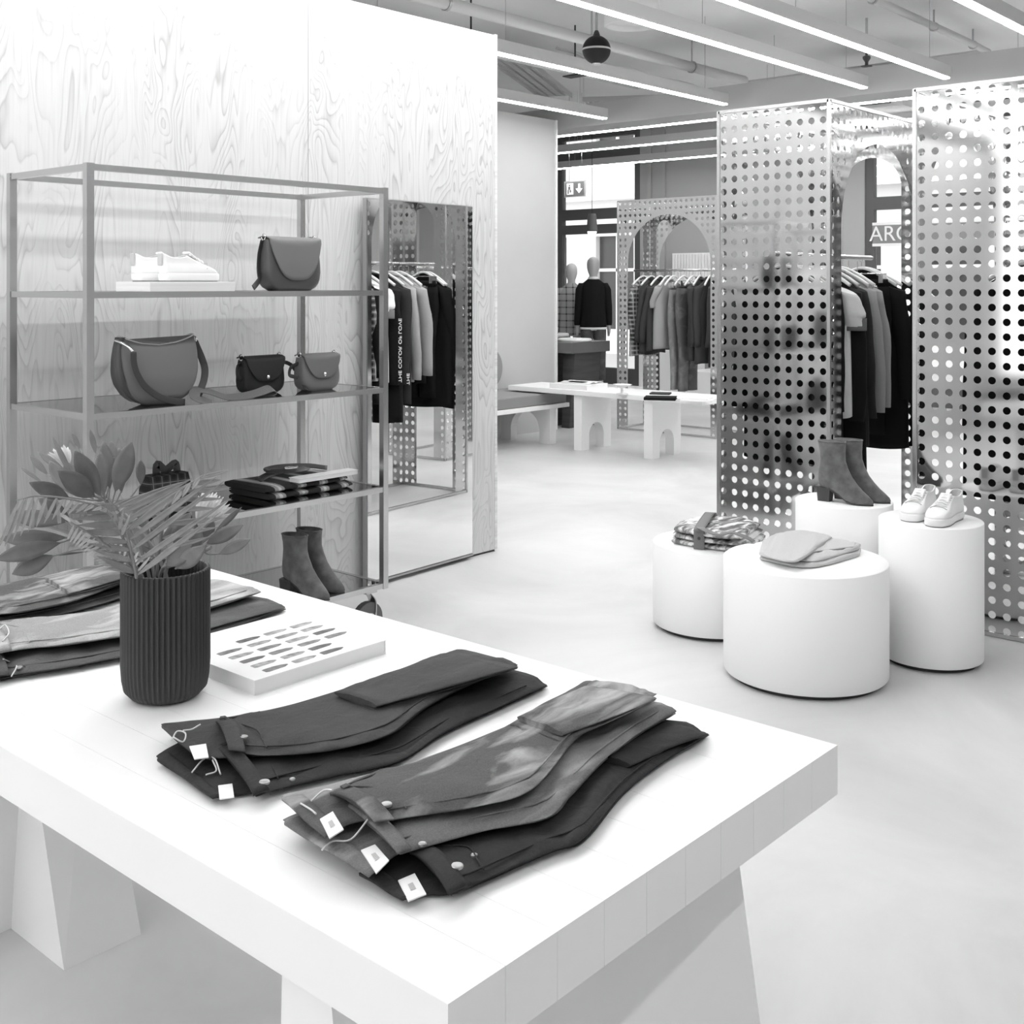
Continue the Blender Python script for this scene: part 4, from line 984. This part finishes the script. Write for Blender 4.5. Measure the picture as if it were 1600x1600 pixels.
# strapped textile on the left plinth
zt = PLf[3]
st = thing('rolled_blanket', (4.42, 2.68, zt), 0, 'mottled grey blanket folded and held by a leather strap', 'blanket')
def mottled(name):
    m, nt, b = nodes(name); tc = N(nt, 'ShaderNodeTexCoord'); mp = N(nt, 'ShaderNodeMapping'); mp.inputs['Scale'].default_value = (8, 24, 20)
    n1 = N(nt, 'ShaderNodeTexNoise'); n1.inputs['Scale'].default_value = 1; n1.inputs['Detail'].default_value = 5; n1.inputs['Distortion'].default_value = 1.2
    rp = N(nt, 'ShaderNodeValToRGB'); e = rp.color_ramp.elements; e[0].position = .40; e[0].color = grey(.12); e[1].position = .58; e[1].color = grey(.75)
    x = e.new(.5); x.color = grey(.32)
    nt.links.new(tc.outputs['Object'], mp.inputs[0]); nt.links.new(mp.outputs[0], n1.inputs[0]); nt.links.new(n1.outputs[0], rp.inputs[0]); nt.links.new(rp.outputs[0], b.inputs['Base Color'])
    b.inputs['Roughness'].default_value = .9; return m
M_mot = mottled('mottled_weave')
for k in range(3):
    z = zt+.0265*k
    slab([A(1057+k*3, 840-9*k, z), A(1100, 831-9*k, z), A(1150, 832-9*k, z), A(1196-k*4, 842-9*k, z)], [A(1049+k*2, 850-9*k, z), A(1085, 857-9*k, z), A(1130, 863-9*k, z), A(1166-k*4, 864-9*k, z)], z, .028, ('lower_fold', 'middle_fold', 'upper_fold')[k], M_mot, st, wob=.004, seed=5+k, exp=.75)
c = A(1093, 859, zt); d_ = A(1112, 829, zt)
ax_ = (d_-c).normalized(); n0 = Vector((0, 0, 1)); wd_ = ax_.cross(n0)
L0 = (d_-c).length; hz = .092
MB().tube(spline([c-ax_*.010+n0*.004, c-ax_*.014+n0*.03, c-ax_*.012+n0*(hz-.02), c+ax_*.004+n0*(hz-.002), c+ax_*L0*.5+n0*(hz+.003), c+ax_*L0*.95+n0*(hz-.006), c+ax_*(L0+.012)+n0*.03], 6), 0, flat=(.004, .046), up=wd_).build('strap', M_leath, st, smooth=True)
e0 = c+ax_*.012+n0*hz
MB().tube(spline([e0, A(1120, 835, zt+.10), A(1142, 832, zt+.105), A(1162, 838, zt+.098), A(1178, 846, zt+.082)], 6), 0, flat=(.034, .004), up=(0, 0, 1)).build('handle', M_leath, st, smooth=True)
MB().disc(c-ax_*.015+n0*.052, .007, ax_, .006).build('stud', M_strap, st)

# ------------------------------------------------------------------ big display table
T = .68; TX0, TX1, TY0, TY1 = .94, 1.928, .925, 2.858; TT = .088
tb = thing('display_table', (1.43, 1.9, 0), 0, 'large white plank table in the foreground with jeans and a vase', 'table')
n = 10; pw = (TX1-TX0)/n
tm = MB()
for k in range(n): tm.box((TX0+k*pw+(.0003 if k else 0), TY0, T-TT), (TX0+(k+1)*pw-(.0003 if k < n-1 else 0), TY1, T))
tm.build('tabletop', M_plank, tb)
lg = MB()   # near slab leg, splayed toward the end
lg.loft([[(.98, 1.10, 0), (1.77, .955, 0), (1.77, 1.30, 0), (.98, 1.30, 0)], [(.955, 1.15, T-TT), (1.70, 1.0, T-TT), (1.70, 1.25, T-TT), (.955, 1.25, T-TT)]])
lg.build('leg', M_white, tb)
lg = MB()   # far block leg
lg.loft([[(1.249, 2.406, 0), (1.436, 2.406, 0), (1.436, 2.654, 0), (1.249, 2.654, 0)], [(1.286, 2.69, T-TT), (1.46, 2.67, T-TT), (1.46, 2.75, T-TT), (1.288, 2.72, T-TT)]])
lg.build('leg', M_white, tb)
lg = MB().box((1.02, 2.655, 0), (1.5, 2.76, T-TT)); lg.build('leg', M_white, tb)

# book with a grid of pictures
b0 = at(398, 1087, T); bx1 = at(606, 1022, T)
BX0, BY0, BX1 = b0.x, b0.y, bx1.x; BY1 = BY0+.335; bh = .030
pbk = thing('picture_book', ((BX0+BX1)/2, (BY0+BY1)/2, T), 0, 'white hardcover book with rows of small pictures on its cover', 'book')
MB().box((BX0, BY0, T), (BX1, BY1, T+.0025)).box((BX0, BY0, T+bh-.0025), (BX1, BY1, T+bh)).box((BX1-.003, BY0, T+.0025), (BX1, BY1, T+bh-.0025)).build('cover', mat('book_white', .82, .4), pbk)
MB().box((BX0+.001, BY0+.001, T+.0025), (BX1-.004, BY1-.001, T+bh-.0025)).build('pages', M_page, pbk)
pics = [(0, 0), (0, 1), (0, 2), (0, 3), (0, 4), (1, 0), (1, 1), (1, 2), (1, 3), (1, 4), (1, 5), (2, 0), (2, 1), (2, 2), (2, 3), (2, 4), (2, 5), (3, 2), (3, 3), (3, 4), (3, 5)]
rn = random.Random(3)
for r_, k in pics:
    x = BX0+.045+r_*.075; y = BY0+.032+k*.040
    x += .004*rn.random()
    g = rn.choice((.10, .16, .22, .3))
    pm = mat('printed_figure_%d' % round(g*100), g, .6, var=.5, scale=(60, 60, 60))
    w_ = .0105
    MB().loft([[(x+u*.060, y-w_*s_, zz_) for u, s_ in ((0, .8), (.1, 1), (.5, .9), (.8, .8), (1, .2))]+[(x+u*.060, y+w_*s_, zz_) for u, s_ in ((1, .2), (.8, .7), (.5, .95), (.1, .9), (0, .7))] for zz_ in (T+bh, T+bh+.0004)]).build('cover_picture', pm, pbk)

# ------------------------------------------------------------------ jeans on the table
M_label = mat('white_patch', .82, .6); M_cord = mat('tag_cord', .65, .6); M_button = mat('jean_button', .35, .35, .7)
def surf_z(objs, x, y, dflt, rad=.012):
    """height of the cloth under (x, y), read from the built meshes"""
    best = None
    for o in objs:
        M = PM[o.name]
        for v in o.data.vertices:
            p = M @ v.co
            if abs(p.x-x) < rad and abs(p.y-y) < rad and (best is None or p.z > best): best = p.z
    return dflt if best is None else best
def jeans(label, group, m, zw, ze, back, front, hem, patch=None, button=None, tags=(), th=.0105, seed=0, hem2=True, mark=False):
    """jeans folded lengthwise; back/front/hem = list of (far px, near px) stations from waist to leg fold"""
    MADE.clear()
    c = at(*front[len(front)//2][0], T+zw); t = thing('folded_jeans', (c.x, c.y, T+zw), 0, label, 'jeans', group)
    B = lambda st, z: ([at(*f, T+z) for f, _ in st], [at(*n_, T+z) for _, n_ in st])
    f, g = B(back, zw); slab(f, g, (T+zw, T+ze), th, 'back_leg', m, t, wob=.0025, seed=seed, exp=.8)
    f, g = B(front, zw+th); slab(f, g, (T+zw+th*.95, T+ze+th*.95), th*.9, 'front_leg', m, t, wob=.0075, seed=seed+1, pillow=.006, lift=.008, exp=.8)
    FF, GG = spline(f, 6), spline(g, 6); nF = len(FF)
    def fp(s, c_, dz=0.0):                  # a point on the upper face: s from waist to fold, c_ from near (-1) to far (1)
        i = min(nF-1, max(0, int(s*(nF-1)))); mid = (FF[i]+GG[i])/2; half = (FF[i]-GG[i])/2; k = max(0, 1-c_*c_)
        p = mid+half*c_; return Vector((p.x, p.y, T+lerp(zw, ze, s)+th*1.85+.006*k**.6+.008*k*math.exp(-s*9)+dz))
    # waistbands
    for st, nm, zo, li in ((back, 'back_waistband', th, 0), (front, 'front_waistband', th*1.85, .008)):
        z_ = zw+zo; P0, P1 = at(*st[0][0], T+z_), at(*st[0][1], T+z_); Q0, Q1 = at(*st[1][0], T+z_), at(*st[1][1], T+z_)
        k0 = min(.6, .032/max(.01, (Q0-P0).length)); k1 = min(.6, .032/max(.01, (Q1-P1).length)); rows = []
        for e in range(5):
            a_, b_ = lerp(P0, Q0, k0*e/4-.03), lerp(P1, Q1, k1*e/4-.03); row = []
            for i in range(17):
                u = .03+.94*i/16; p = lerp(a_, b_, u); kk = max(0, 1-(2*u-1)**2)
                row.append(Vector((p.x, p.y, T+z_+.0015+(.006*kk**.6+li*kk if li else .0008*math.sin(9*u+seed))+.0012*math.sin(PI*e/4))))
            rows.append(row)
        MB().grid(rows).build(nm, m, t, smooth=True, solid=.004)
    sm_ = MB(); sm_.tube([fp(s_/24, -.80) for s_ in range(2, 24)], .0016, 5)
    sm_.tube(spline([fp(.07, .55), fp(.12, .25), fp(.17, -.1), fp(.18, -.55), fp(.17, -.86)], 5), .0014, 5)
    sm_.tube(spline([fp(.06, .72), fp(.14, .74), fp(.24, .86)], 5), .0014, 5)
    sm_.build('seam', m, t, smooth=True)
    lp = MB()
    for c_ in (.45, -.35):
        a_, b_ = fp(.0, c_, .003), fp(.075, c_, .001); lp.tube([a_, (a_+b_)/2+Vector((0, 0, .003)), b_], 0, flat=(.010, .003), up=(0, 0, 1))
    lp.build('belt_loop', m, t)
    if hem:
        lv = 2 if hem2 else 1
        for k in range(lv):
            st = hem[k] if isinstance(hem[0][0][0], (tuple, list)) else hem
            z = zw+th*1.9+.004+(lv-1-k)*th*.85; z2 = ze+th*1.9+(lv-1-k)*th*.85
            f, g = B(st, (z+z2)/2); slab(f, g, (T+z, T+z2), th*.9, 'folded_cuff', m, t, wob=.0035, seed=seed+5+k, ends=(.95, .5), pillow=.001 if k == 0 else 0, exp=.8)
    parts_ = list(MADE); back_ = [o for o in parts_ if o.name.startswith('back_')]; front_ = [o for o in parts_ if o.name.startswith('front_')]
    if patch:
        P_ = [at(x, y, T+zw+th+.004) for x, y in patch]; cc = sum(P_, Vector())/4; zz_ = surf_z(back_, cc.x, cc.y, T+zw+th+.006, .016)+.0012
        P_ = [Vector((p.x, p.y, zz_)) for p in P_]; cc.z = zz_
        mb = MB(); mb.add([tuple(p) for p in P_]+[tuple(p+Vector((0, 0, .0018))) for p in P_], [(3,2,1,0),(4,5,6,7),(0,1,5,4),(1,2,6,5),(2,3,7,6),(3,0,4,7)]); lbl = mb.build('label_patch', M_label, t)
        if mark:
            q4 = [cc+(p-cc)*.30+Vector((0, 0, .0024)) for p in P_]
            mb = MB(); mb.add(q4, [(0, 1, 2, 3)]); mb.build('printed_mark', mat('label_print', .45, .7), lbl)
    if button:
        for (x, y), r_ in button:
            p = at(x, y, T+zw+th*2+.006); z_ = surf_z(front_, p.x, p.y, T+zw+th*2+.004, .010)
            MB().lathe([(r_, -.002), (r_, .0008), (r_*.8, .0016), (r_*.3, .0012), (.0005, .0012)], (p.x, p.y, z_), 16).build('button', M_button, t)
    for pts in tags:
        P_ = [at(x, y, T+zw+th*2) for x, y in pts]
        P_ = [Vector((p.x, p.y, surf_z(parts_, p.x, p.y, T+zw+th*2+.002, .010)+.002+.002*(1+math.sin(i*1.3)))) for i, p in enumerate(P_)]
        MB().tube(spline(P_, 5), .0014, 6).build('tag_cord', M_cord, t, smooth=True)
    return t
GJ = 'folded jeans on the big table'
D_dark = denim('black_denim', .022); D_dark2 = denim('charcoal_denim', .045, .02); D_mid = denim('washed_grey_denim', .085, .42); D_lt = denim('faded_grey_denim', .14, .25)
D_pale = denim('pale_denim', .30, .3); D_g = denim('slate_denim', .08, .06)
# right stack, bottom to top
jeans('black jeans at the bottom of the right stack on the table', GJ, D_dark, 0, 0,
  [((560, 1365), (632, 1409)), ((600, 1345), (668, 1404)), ((680, 1300), (720, 1398)), ((800, 1240), (860, 1338)), ((900, 1190), (915, 1318)), ((940, 1165), (975, 1246)), ((975, 1146), (1040, 1193)), ((1006, 1125), (1108, 1153))],
  [((640, 1335), (705, 1404)), ((700, 1300), (760, 1378)), ((800, 1240), (860, 1335)), ((900, 1190), (912, 1314)), ((940, 1165), (973, 1243)), ((975, 1145), (1039, 1191)), ((1007, 1124), (1107, 1150))],
  [((930, 1190), (985, 1203)), ((970, 1158), (1045, 1173)), ((1008, 1123), (1107, 1149))], [(622, 1377), (648, 1366), (666, 1398), (638, 1409)],
  [((714, 1361), .009), ((741, 1334), .005)], seed=11, mark=True, hem2=False)
jeans('faded grey jeans in the middle of the right stack', GJ, D_lt, .021, .030,
  [((442, 1286), (582, 1372)), ((500, 1262), (622, 1342)), ((570, 1228), (660, 1330)), ((700, 1180), (760, 1306)), ((800, 1140), (855, 1290)), ((850, 1120), (895, 1252)), ((890, 1112), (945, 1200)), ((925, 1100), (1002, 1158)), ((960, 1092), (1056, 1127))],
  [((520, 1255), (625, 1340)), ((570, 1228), (662, 1330)), ((700, 1180), (760, 1305)), ((800, 1140), (853, 1287)), ((850, 1120), (893, 1250)), ((890, 1112), (943, 1198)), ((925, 1100), (1001, 1155)), ((960, 1091), (1057, 1123))],
  None, [(564, 1330), (586, 1321), (608, 1346), (588, 1366)], [((660, 1312), .006)], [((503, 1323), (520, 1313), (548, 1308), (575, 1300))], seed=21, mark=True)
jeans('washed grey jeans with pale wear on top of the right stack', GJ, D_mid, .042, .060,
  [((440, 1248), (512, 1312)), ((500, 1238), (556, 1293)), ((570, 1222), (640, 1284)), ((656, 1200), (750, 1272)), ((777, 1156), (835, 1246)), ((840, 1120), (905, 1168)), ((878, 1103), (966, 1137)), ((915, 1084), (1025, 1105))],
  [((515, 1243), (588, 1290)), ((570, 1222), (640, 1284)), ((656, 1200), (740, 1272)), ((777, 1156), (832, 1246)), ((840, 1120), (903, 1167)), ((878, 1102), (965, 1136)), ((914, 1083), (1026, 1103))],
  [[((808, 1119), (880, 1146)), ((860, 1100), (950, 1127)), ((914, 1082), (1026, 1102))], [((797, 1131), (876, 1158)), ((856, 1108), (948, 1134)), ((913, 1085), (1025, 1104))]],
  [(500, 1282), (520, 1270), (537, 1298), (515, 1312)], [((604, 1262), .008)], [((470, 1252), (485, 1262), (494, 1268)), ((486, 1248), (505, 1244), (520, 1250))], seed=31, mark=True)
# front left stack
jeans('black jeans at the bottom of the front left stack', GJ, D_dark, 0, 0,
  [((244, 1186), (336, 1250)), ((280, 1165), (366, 1248)), ((360, 1130), (420, 1240)), ((480, 1110), (522, 1218)), ((600, 1075), (625, 1195)), ((680, 1055), (700, 1148)), ((722, 1048), (782, 1110)), ((762, 1043), (856, 1076))],
  [((330, 1165), (400, 1249)), ((380, 1140), (440, 1236)), ((480, 1110), (522, 1216)), ((600, 1075), (623, 1193)), ((680, 1055), (698, 1146)), ((722, 1047), (780, 1108)), ((762, 1042), (855, 1073))],
  None, [(341, 1228), (363, 1225), (366, 1246), (343, 1249)], [((413, 1224), .009), ((457, 1210), .005)], [((300, 1204), (318, 1194), (335, 1192), (345, 1203)), ((322, 1206), (338, 1200), (332, 1194))], seed=41)
jeans('charcoal jeans on top of the front left stack', GJ, D_dark2, .021, .032,
  [((252, 1136), (312, 1188)), ((290, 1134), (350, 1190)), ((363, 1127), (420, 1188)), ((459, 1109), (520, 1180)), ((560, 1078), (610, 1158)), ((640, 1050), (665, 1118)), ((676, 1038), (736, 1081)), ((713, 1028), (808, 1053))],
  [((338, 1130), (360, 1178)), ((380, 1124), (420, 1186)), ((459, 1109), (520, 1179)), ((560, 1078), (608, 1156)), ((640, 1050), (663, 1116)), ((676, 1037), (735, 1079)), ((712, 1027), (809, 1051))],
  [[((522, 1083), (588, 1105)), ((610, 1054), (690, 1080)), ((712, 1026), (810, 1049))], [((528, 1090), (584, 1112)), ((610, 1060), (688, 1085)), ((713, 1030), (809, 1051))]],
  [(296, 1168), (322, 1164), (326, 1185), (304, 1188)], [((381, 1157), .007)], [((268, 1152), (277, 1141), (290, 1143), (286, 1154), (270, 1155)), ((286, 1138), (300, 1136), (313, 1138))], seed=51)
# back stacks
jeans('dark grey jeans under the pale pair beside the vase', GJ, D_g, 0, 0,
  [((-60, 1020), (-30, 1075)), ((0, 1010), (10, 1064)), ((90, 995), (100, 1048)), ((172, 985), (175, 1034)), ((250, 962), (260, 1018)), ((300, 948), (330, 996)), ((336, 938), (392, 975)), ((366, 930), (447, 955))],
  [((-30, 1010), (-5, 1060)), ((20, 1006), (30, 1056)), ((90, 995), (100, 1046)), ((172, 985), (175, 1032)), ((250, 962), (260, 1016)), ((300, 948), (330, 994)), ((336, 938), (391, 973)), ((366, 929), (446, 952))],
  [((250, 962), (285, 1000)), ((312, 946), (352, 978)), ((366, 929), (446, 951))], None, [((30, 1040), .007)], [((5, 1042), (22, 1034), (26, 1046), (18, 1060))], seed=61, hem2=False)
jeans('pale washed jeans on top beside the vase', GJ, D_pale, .030, .034,
  [((-60, 985), (-35, 1030)), ((0, 975), (15, 1018)), ((60, 970), (90, 1014)), ((130, 962), (160, 1004)), ((200, 950), (230, 992)), ((265, 932), (310, 962)), ((296, 922), (362, 946)), ((326, 914), (408, 931))],
  [((-30, 980), (-5, 1024)), ((20, 973), (40, 1017)), ((60, 970), (90, 1012)), ((130, 962), (160, 1002)), ((200, 950), (230, 990)), ((265, 932), (308, 960)), ((296, 921), (361, 944)), ((326, 914), (408, 929))],
  None, None, [((35, 985), .006)], [((-2, 998), (8, 990), (14, 1002), (4, 1012))], seed=71)
jeans('dark jeans at the bottom of the far left stack', GJ, D_g, 0, 0,
  [((-120, 965), (-90, 1000)), ((-50, 945), (-30, 986)), ((30, 930), (50, 972)), ((110, 915), (120, 958)), ((180, 905), (190, 938)), ((235, 900), (250, 920))],
  [((-90, 960), (-60, 992)), ((-30, 943), (-10, 980)), ((30, 930), (50, 970)), ((110, 915), (120, 956)), ((180, 905), (190, 936)), ((236, 899), (250, 918))],
  None, None, None, (), seed=81)
jeans('washed jeans with folded cuffs on top of the far left stack', GJ, D_mid, .021, .032,
  [((-110, 945), (-85, 975)), ((-50, 930), (-30, 968)), ((20, 916), (40, 962)), ((90, 902), (110, 948)), ((160, 890), (175, 926)), ((225, 884), (238, 902))],
  [((-85, 942), (-60, 972)), ((-30, 927), (-10, 965)), ((20, 916), (40, 960)), ((90, 902), (110, 946)), ((160, 890), (174, 924)), ((226, 884), (238, 900))],
  [[((70, 904), (108, 928)), ((120, 895), (150, 918)), ((180, 885), (200, 905)), ((228, 881), (240, 896))], [((66, 912), (104, 932)), ((120, 900), (150, 922)), ((180, 889), (200, 908)), ((228, 884), (240, 898))]],
  None, None, (), seed=91)

# ------------------------------------------------------------------ vase and plants
vc = at(238, 1112, T); dirv = Vector((.7504, .6608, 0)); VC = Vector((vc.x, vc.y, 0))+dirv*.086
VR = .0845; VH = .255
va = thing('ribbed_vase', (VC.x, VC.y, T), 0, 'black ribbed cylinder vase holding green leaves on the table', 'vase')
M_vase = mat('matt_black_ceramic', .035, .5)
NF = 52
def flute(k, r_): return .026*math.cos(2*PI*k/8) if r_ > VR*.9 else 0
prof = [(.001, .0), (VR*.62, .0), (VR*.80, .006), (VR*.93, .020), (VR*.975, .04), (VR, .07), (VR, VH-.004), (VR*.985, VH), (VR*.93, VH), (VR*.92, VH-.02), (VR*.90, .05), (.001, .045)]
MB().lathe(prof, (VC.x, VC.y, T), NF*8, flute).build('body', M_vase, va, smooth=True)
DV = 2.30
LM = [mat('leaf_dark', .16, .5, var=.2, scale=(30, 30, 30)), mat('leaf_mid', .25, .5, var=.2, scale=(30, 30, 30)), mat('leaf_light', .34, .5, var=.15, scale=(30, 30, 30))]
M_stem = mat('plant_stem', .22, .6)
CAMP = Vector((0, 0, EYE)); RT = Vector((.661, -.7505, 0))
def leaf(mb, b, t, wd, bend=.0, cup=.12, shape=1.12, nrm=None):
    """pointed blade from b to t, width wd, lying roughly square to nrm"""
    b, t = Vector(b), Vector(t); ax = t-b; L_ = ax.length; ax /= L_
    nrm = nrm or (CAMP-b).normalized(); s = ax.cross(nrm).normalized(); up = s.cross(ax).normalized(); rows = []
    for i in range(13):
        u = i/12; w_ = wd/2*max(.05, math.sin(PI*u**shape))**.8 if 0 < u < 1 else wd*.025
        c = b+ax*L_*u+up*bend*L_*math.sin(PI*u)
        rows.append([c+s*w_*v+up*(cup*w_*abs(v)) for v in (-1, -.5, 0, .5, 1)])
    mb.grid(rows)
GP = 'plant stems in the black vase'
rim = Vector((VC.x, VC.y, T+VH))
def branch(name, label, cat, stem, leaves, lm, sr=.0035):
    P = [ray(x, y, d) for x, y, d in stem]
    t = thing(name, P[0], 0, label, cat, GP)
    SP = spline([Vector((rim.x, rim.y, T+.06))]+P, 8); sm_ = MB().tube(SP, sr, 7)
    for (bx_, by_, tx_, ty_, wpx, db, dt_, bend) in leaves:      # leaf stalks grow out of the stem
        b = ray(bx_, by_, DV+db); e = ray(tx_, ty_, DV+dt_); low = [p for p in SP if p.z < b.z+.01] or SP[:1]
        o_ = min(low, key=lambda p: (p-b).length)
        if (o_-b).length > .004: sm_.tube(spline([o_, (o_+b)/2+(b-e)*.10, b+(e-b)*.04], 4), .0016, 5)
    sm_.build('stem', M_stem, t, smooth=True)
    for (bx_, by_, tx_, ty_, wpx, db, dt_, bend) in leaves:
        mb = MB(); b = ray(bx_, by_, DV+db); e = ray(tx_, ty_, DV+dt_)
        leaf(mb, b, e, wpx*DV/1805, bend); mb.build('leaf', lm, t, smooth=True, solid=.0012)
    return t
branch('protea_branch', 'tall upright branch of pointed leaves at the upper left of the vase', 'branch', [(232, 895, 2.30), (205, 830, 2.32), (165, 780, 2.34)], [
  (180, 768, 206, 691, 31, .0, -.03, .05), (157, 774, 117, 704, 30, -.02, -.06, .04), (163, 772, 157, 706, 24, 0, .02, .03), (172, 764, 162, 690, 24, .03, .05, .02),
  (148, 776, 90, 735, 32, -.02, -.10, .08), (108, 778, 46, 754, 24, -.03, -.12, .05), (112, 772, 77, 720, 22, .02, .04, .02), (115, 748, 82, 683, 9, .04, .06, .0),
  (75, 742, 47, 712, 11, .04, .05, .02), (126, 702, 112, 676, 7, .05, .06, 0), (150, 710, 141, 671, 9, .06, .08, 0), (180, 715, 173, 690, 14, .05, .07, 0), (220, 758, 220, 718, 15, .03, .03, .04),
  (68, 755, 32, 730, 6, .06, .07, 0), (105, 740, 60, 706, 12, .08, .1, .02), (190, 770, 186, 700, 22, .06, .09, .02), (135, 775, 100, 720, 22, .05, .08, .02)], LM[0])
branch('leafy_branch', 'low branch of broad leaves drooping left of the vase', 'branch', [(222, 900, 2.27), (175, 868, 2.22), (135, 850, 2.2), (108, 842, 2.2)], [
  (104, 840, 1, 842, 25, -.1, -.14, .06), (95, 848, -8, 874, 26, -.12, -.18, .08), (84, 868, 19, 897, 27, -.12, -.16, .06), (106, 815, 16, 806, 26, -.06, -.08, .05), (110, 812, 60, 778, 22, 0, -.02, .03), (135, 862, 84, 868, 3, -.08, -.12, .04)], LM[0])
branch('leafy_branch', 'low branch of broad leaves at the right of the vase', 'branch', [(250, 900, 2.27), (285, 880, 2.22), (330, 855, 2.2)], [
  (260, 884, 300, 850, 28, -.08, -.12, .05), (277, 888, 322, 852, 26, -.08, -.14, .06), (322, 850, 380, 820, 22, -.06, -.08, .05), (342, 866, 391, 843, 17, -.08, -.1, .04), (300, 860, 312, 827, 22, -.02, 0, .04),
  (272, 850, 290, 815, 26, .0, .02, .04), (315, 845, 335, 815, 18, .02, .03, .0), (335, 832, 372, 795, 7, .02, .04, .0), (345, 828, 378, 792, 6, .05, .06, 0), (300, 835, 325, 800, 14, .05, .08, 0)], LM[0])
branch('leafy_branch', 'dark leaves in the middle of the vase behind the palm fronds', 'branch', [(240, 895, 2.35), (235, 850, 2.38), (225, 800, 2.4)], [
  (222, 850, 170, 800, 26, .05, .1, .03), (215, 870, 150, 840, 22, .04, .06, .03), (235, 845, 262, 790, 24, .05, .1, .03), (240, 870, 200, 815, 26, .08, .14, .03), (245, 860, 300, 800, 24, .1, .16, .03), (228, 830, 215, 775, 24, .1, .13, .03)], LM[0])
def frond(label, spine, lts, lm, w=.011):
    P = [ray(*p) for p in spine]; t = thing('palm_frond', P[0], 0, label, 'palm frond', GP); S_ = spline(P, 12)
    MB().tube(S_, [lerp(.0036, .001, i/(len(S_)-1)) for i in range(len(S_))], 7).build('stem', M_stem, t, smooth=True)
    mb = MB()
    for (u, tx, ty, dt_, bend) in lts:
        b = S_[min(len(S_)-1, int(u*(len(S_)-1)))]; e = ray(tx, ty, DV+dt_)
        leaf(mb, b, e, w*RND.uniform(.8, 1.15), bend, .35, .75)
    mb.build('leaflets', lm, t, smooth=True, solid=.0006)
    return t
lt = []
for k in range(9):       # long broad leaflets to the right
    s = k/8; lt.append((.04+.84*s, (345, 362, 350, 338, 325, 322, 300, 290, 262)[k], (800, 778, 752, 745, 738, 742, 748, 752, 765)[k], -.12+.12*s, .05))
for k in range(9):       # leaflets to the left
    s = k/8; lt.append((.05+.80*s, lerp(150, 100, s), lerp(868, 792, s), -.12-.05*s, .05))
frond('palm frond in front with long leaflets spreading both ways', [(214, 903, 2.22), (205, 860, 2.2), (195, 825, 2.19), (184, 795, 2.18), (176, 786, 2.18)], lt, LM[1], .0135)
lt = []
for k in range(18):
    s = k/17; lt.append((.25+.72*s, lerp(205, -5, s), lerp(800, 862, s)-25*math.sin(PI*s), -.2, .05))
for k in range(12):
    s = k/11; lt.append((.25+.72*s, lerp(238, 10, s), lerp(790, 815, s)-10*math.sin(PI*s)+(18 if k % 2 else 0), -.05, .10))
frond('pale palm frond arching to the left over the broad leaves', [(218, 903, 2.24), (196, 850, 2.2), (170, 800, 2.15), (120, 782, 2.1), (60, 775, 2.06), (25, 782, 2.04)], lt, LM[2], .0065)
lt = []
for k in range(8):
    s = k/7; lt.append((.2+.75*s, lerp(330, 348, s)+(k % 3)*9, lerp(838, 735, s), -.02, .05))
for k in range(7):
    s = k/6; lt.append((.35+.62*s, lerp(205, 300, s), lerp(800, 765, s)+14*math.sin(PI*s), -.1, .16))
frond('palm frond arching to the right above the vase', [(245, 900, 2.28), (250, 850, 2.26), (262, 800, 2.24), (285, 765, 2.22), (318, 742, 2.2)], lt, LM[2], .010)
lt = []
for k in range(17):
    s = k/16; lt.append((.1+.85*s, lerp(170, 105, s), lerp(890, 845, s), -.1, .03)); lt.append((.1+.85*s, lerp(235, 90, s), lerp(870, 800, s), .0, .05))
frond('thin palm frond leaning left just above the vase rim', [(222, 902, 2.24), (190, 870, 2.2), (150, 840, 2.16), (110, 815, 2.13)], lt, LM[2], .005)
def protea(px, py, d, rad, label):
    c = ray(px, py, d); t = thing('protea_flower', c, 0, label, 'flower', GP)
    MB().tube(spline([Vector((rim.x, rim.y, T+.06)), rim+Vector((0, 0, -.01)), (rim+c)/2+Vector((0, 0, .02)), c-Vector((0, 0, rad*.5))], 5), .004, 7).build('stem', M_stem, t, smooth=True)
    mb = MB(); ax = (c-rim).normalized(); s1 = ax.orthogonal().normalized(); s2 = ax.cross(s1)
    for k in range(46):
        a = k*2.399; q_ = .25+.75*((k+.5)/46); dr = (ax*(1.25-q_*.5)+(s1*math.cos(a)+s2*math.sin(a))*q_).normalized()
        leaf(mb, c-ax*rad*.3, c+dr*rad*(1+.15*math.sin(k*7)), rad*.22, .05, .3, .9)
    mb.build('petals', mat('white_petal', .75, .7), t, smooth=True, solid=.0008)
    return t
protea(103, 722, 2.42, .035, 'white flower head behind the leaves at upper left')
protea(318, 812, 2.36, .055, 'white spiky flower head among leaves at the right of the vase')
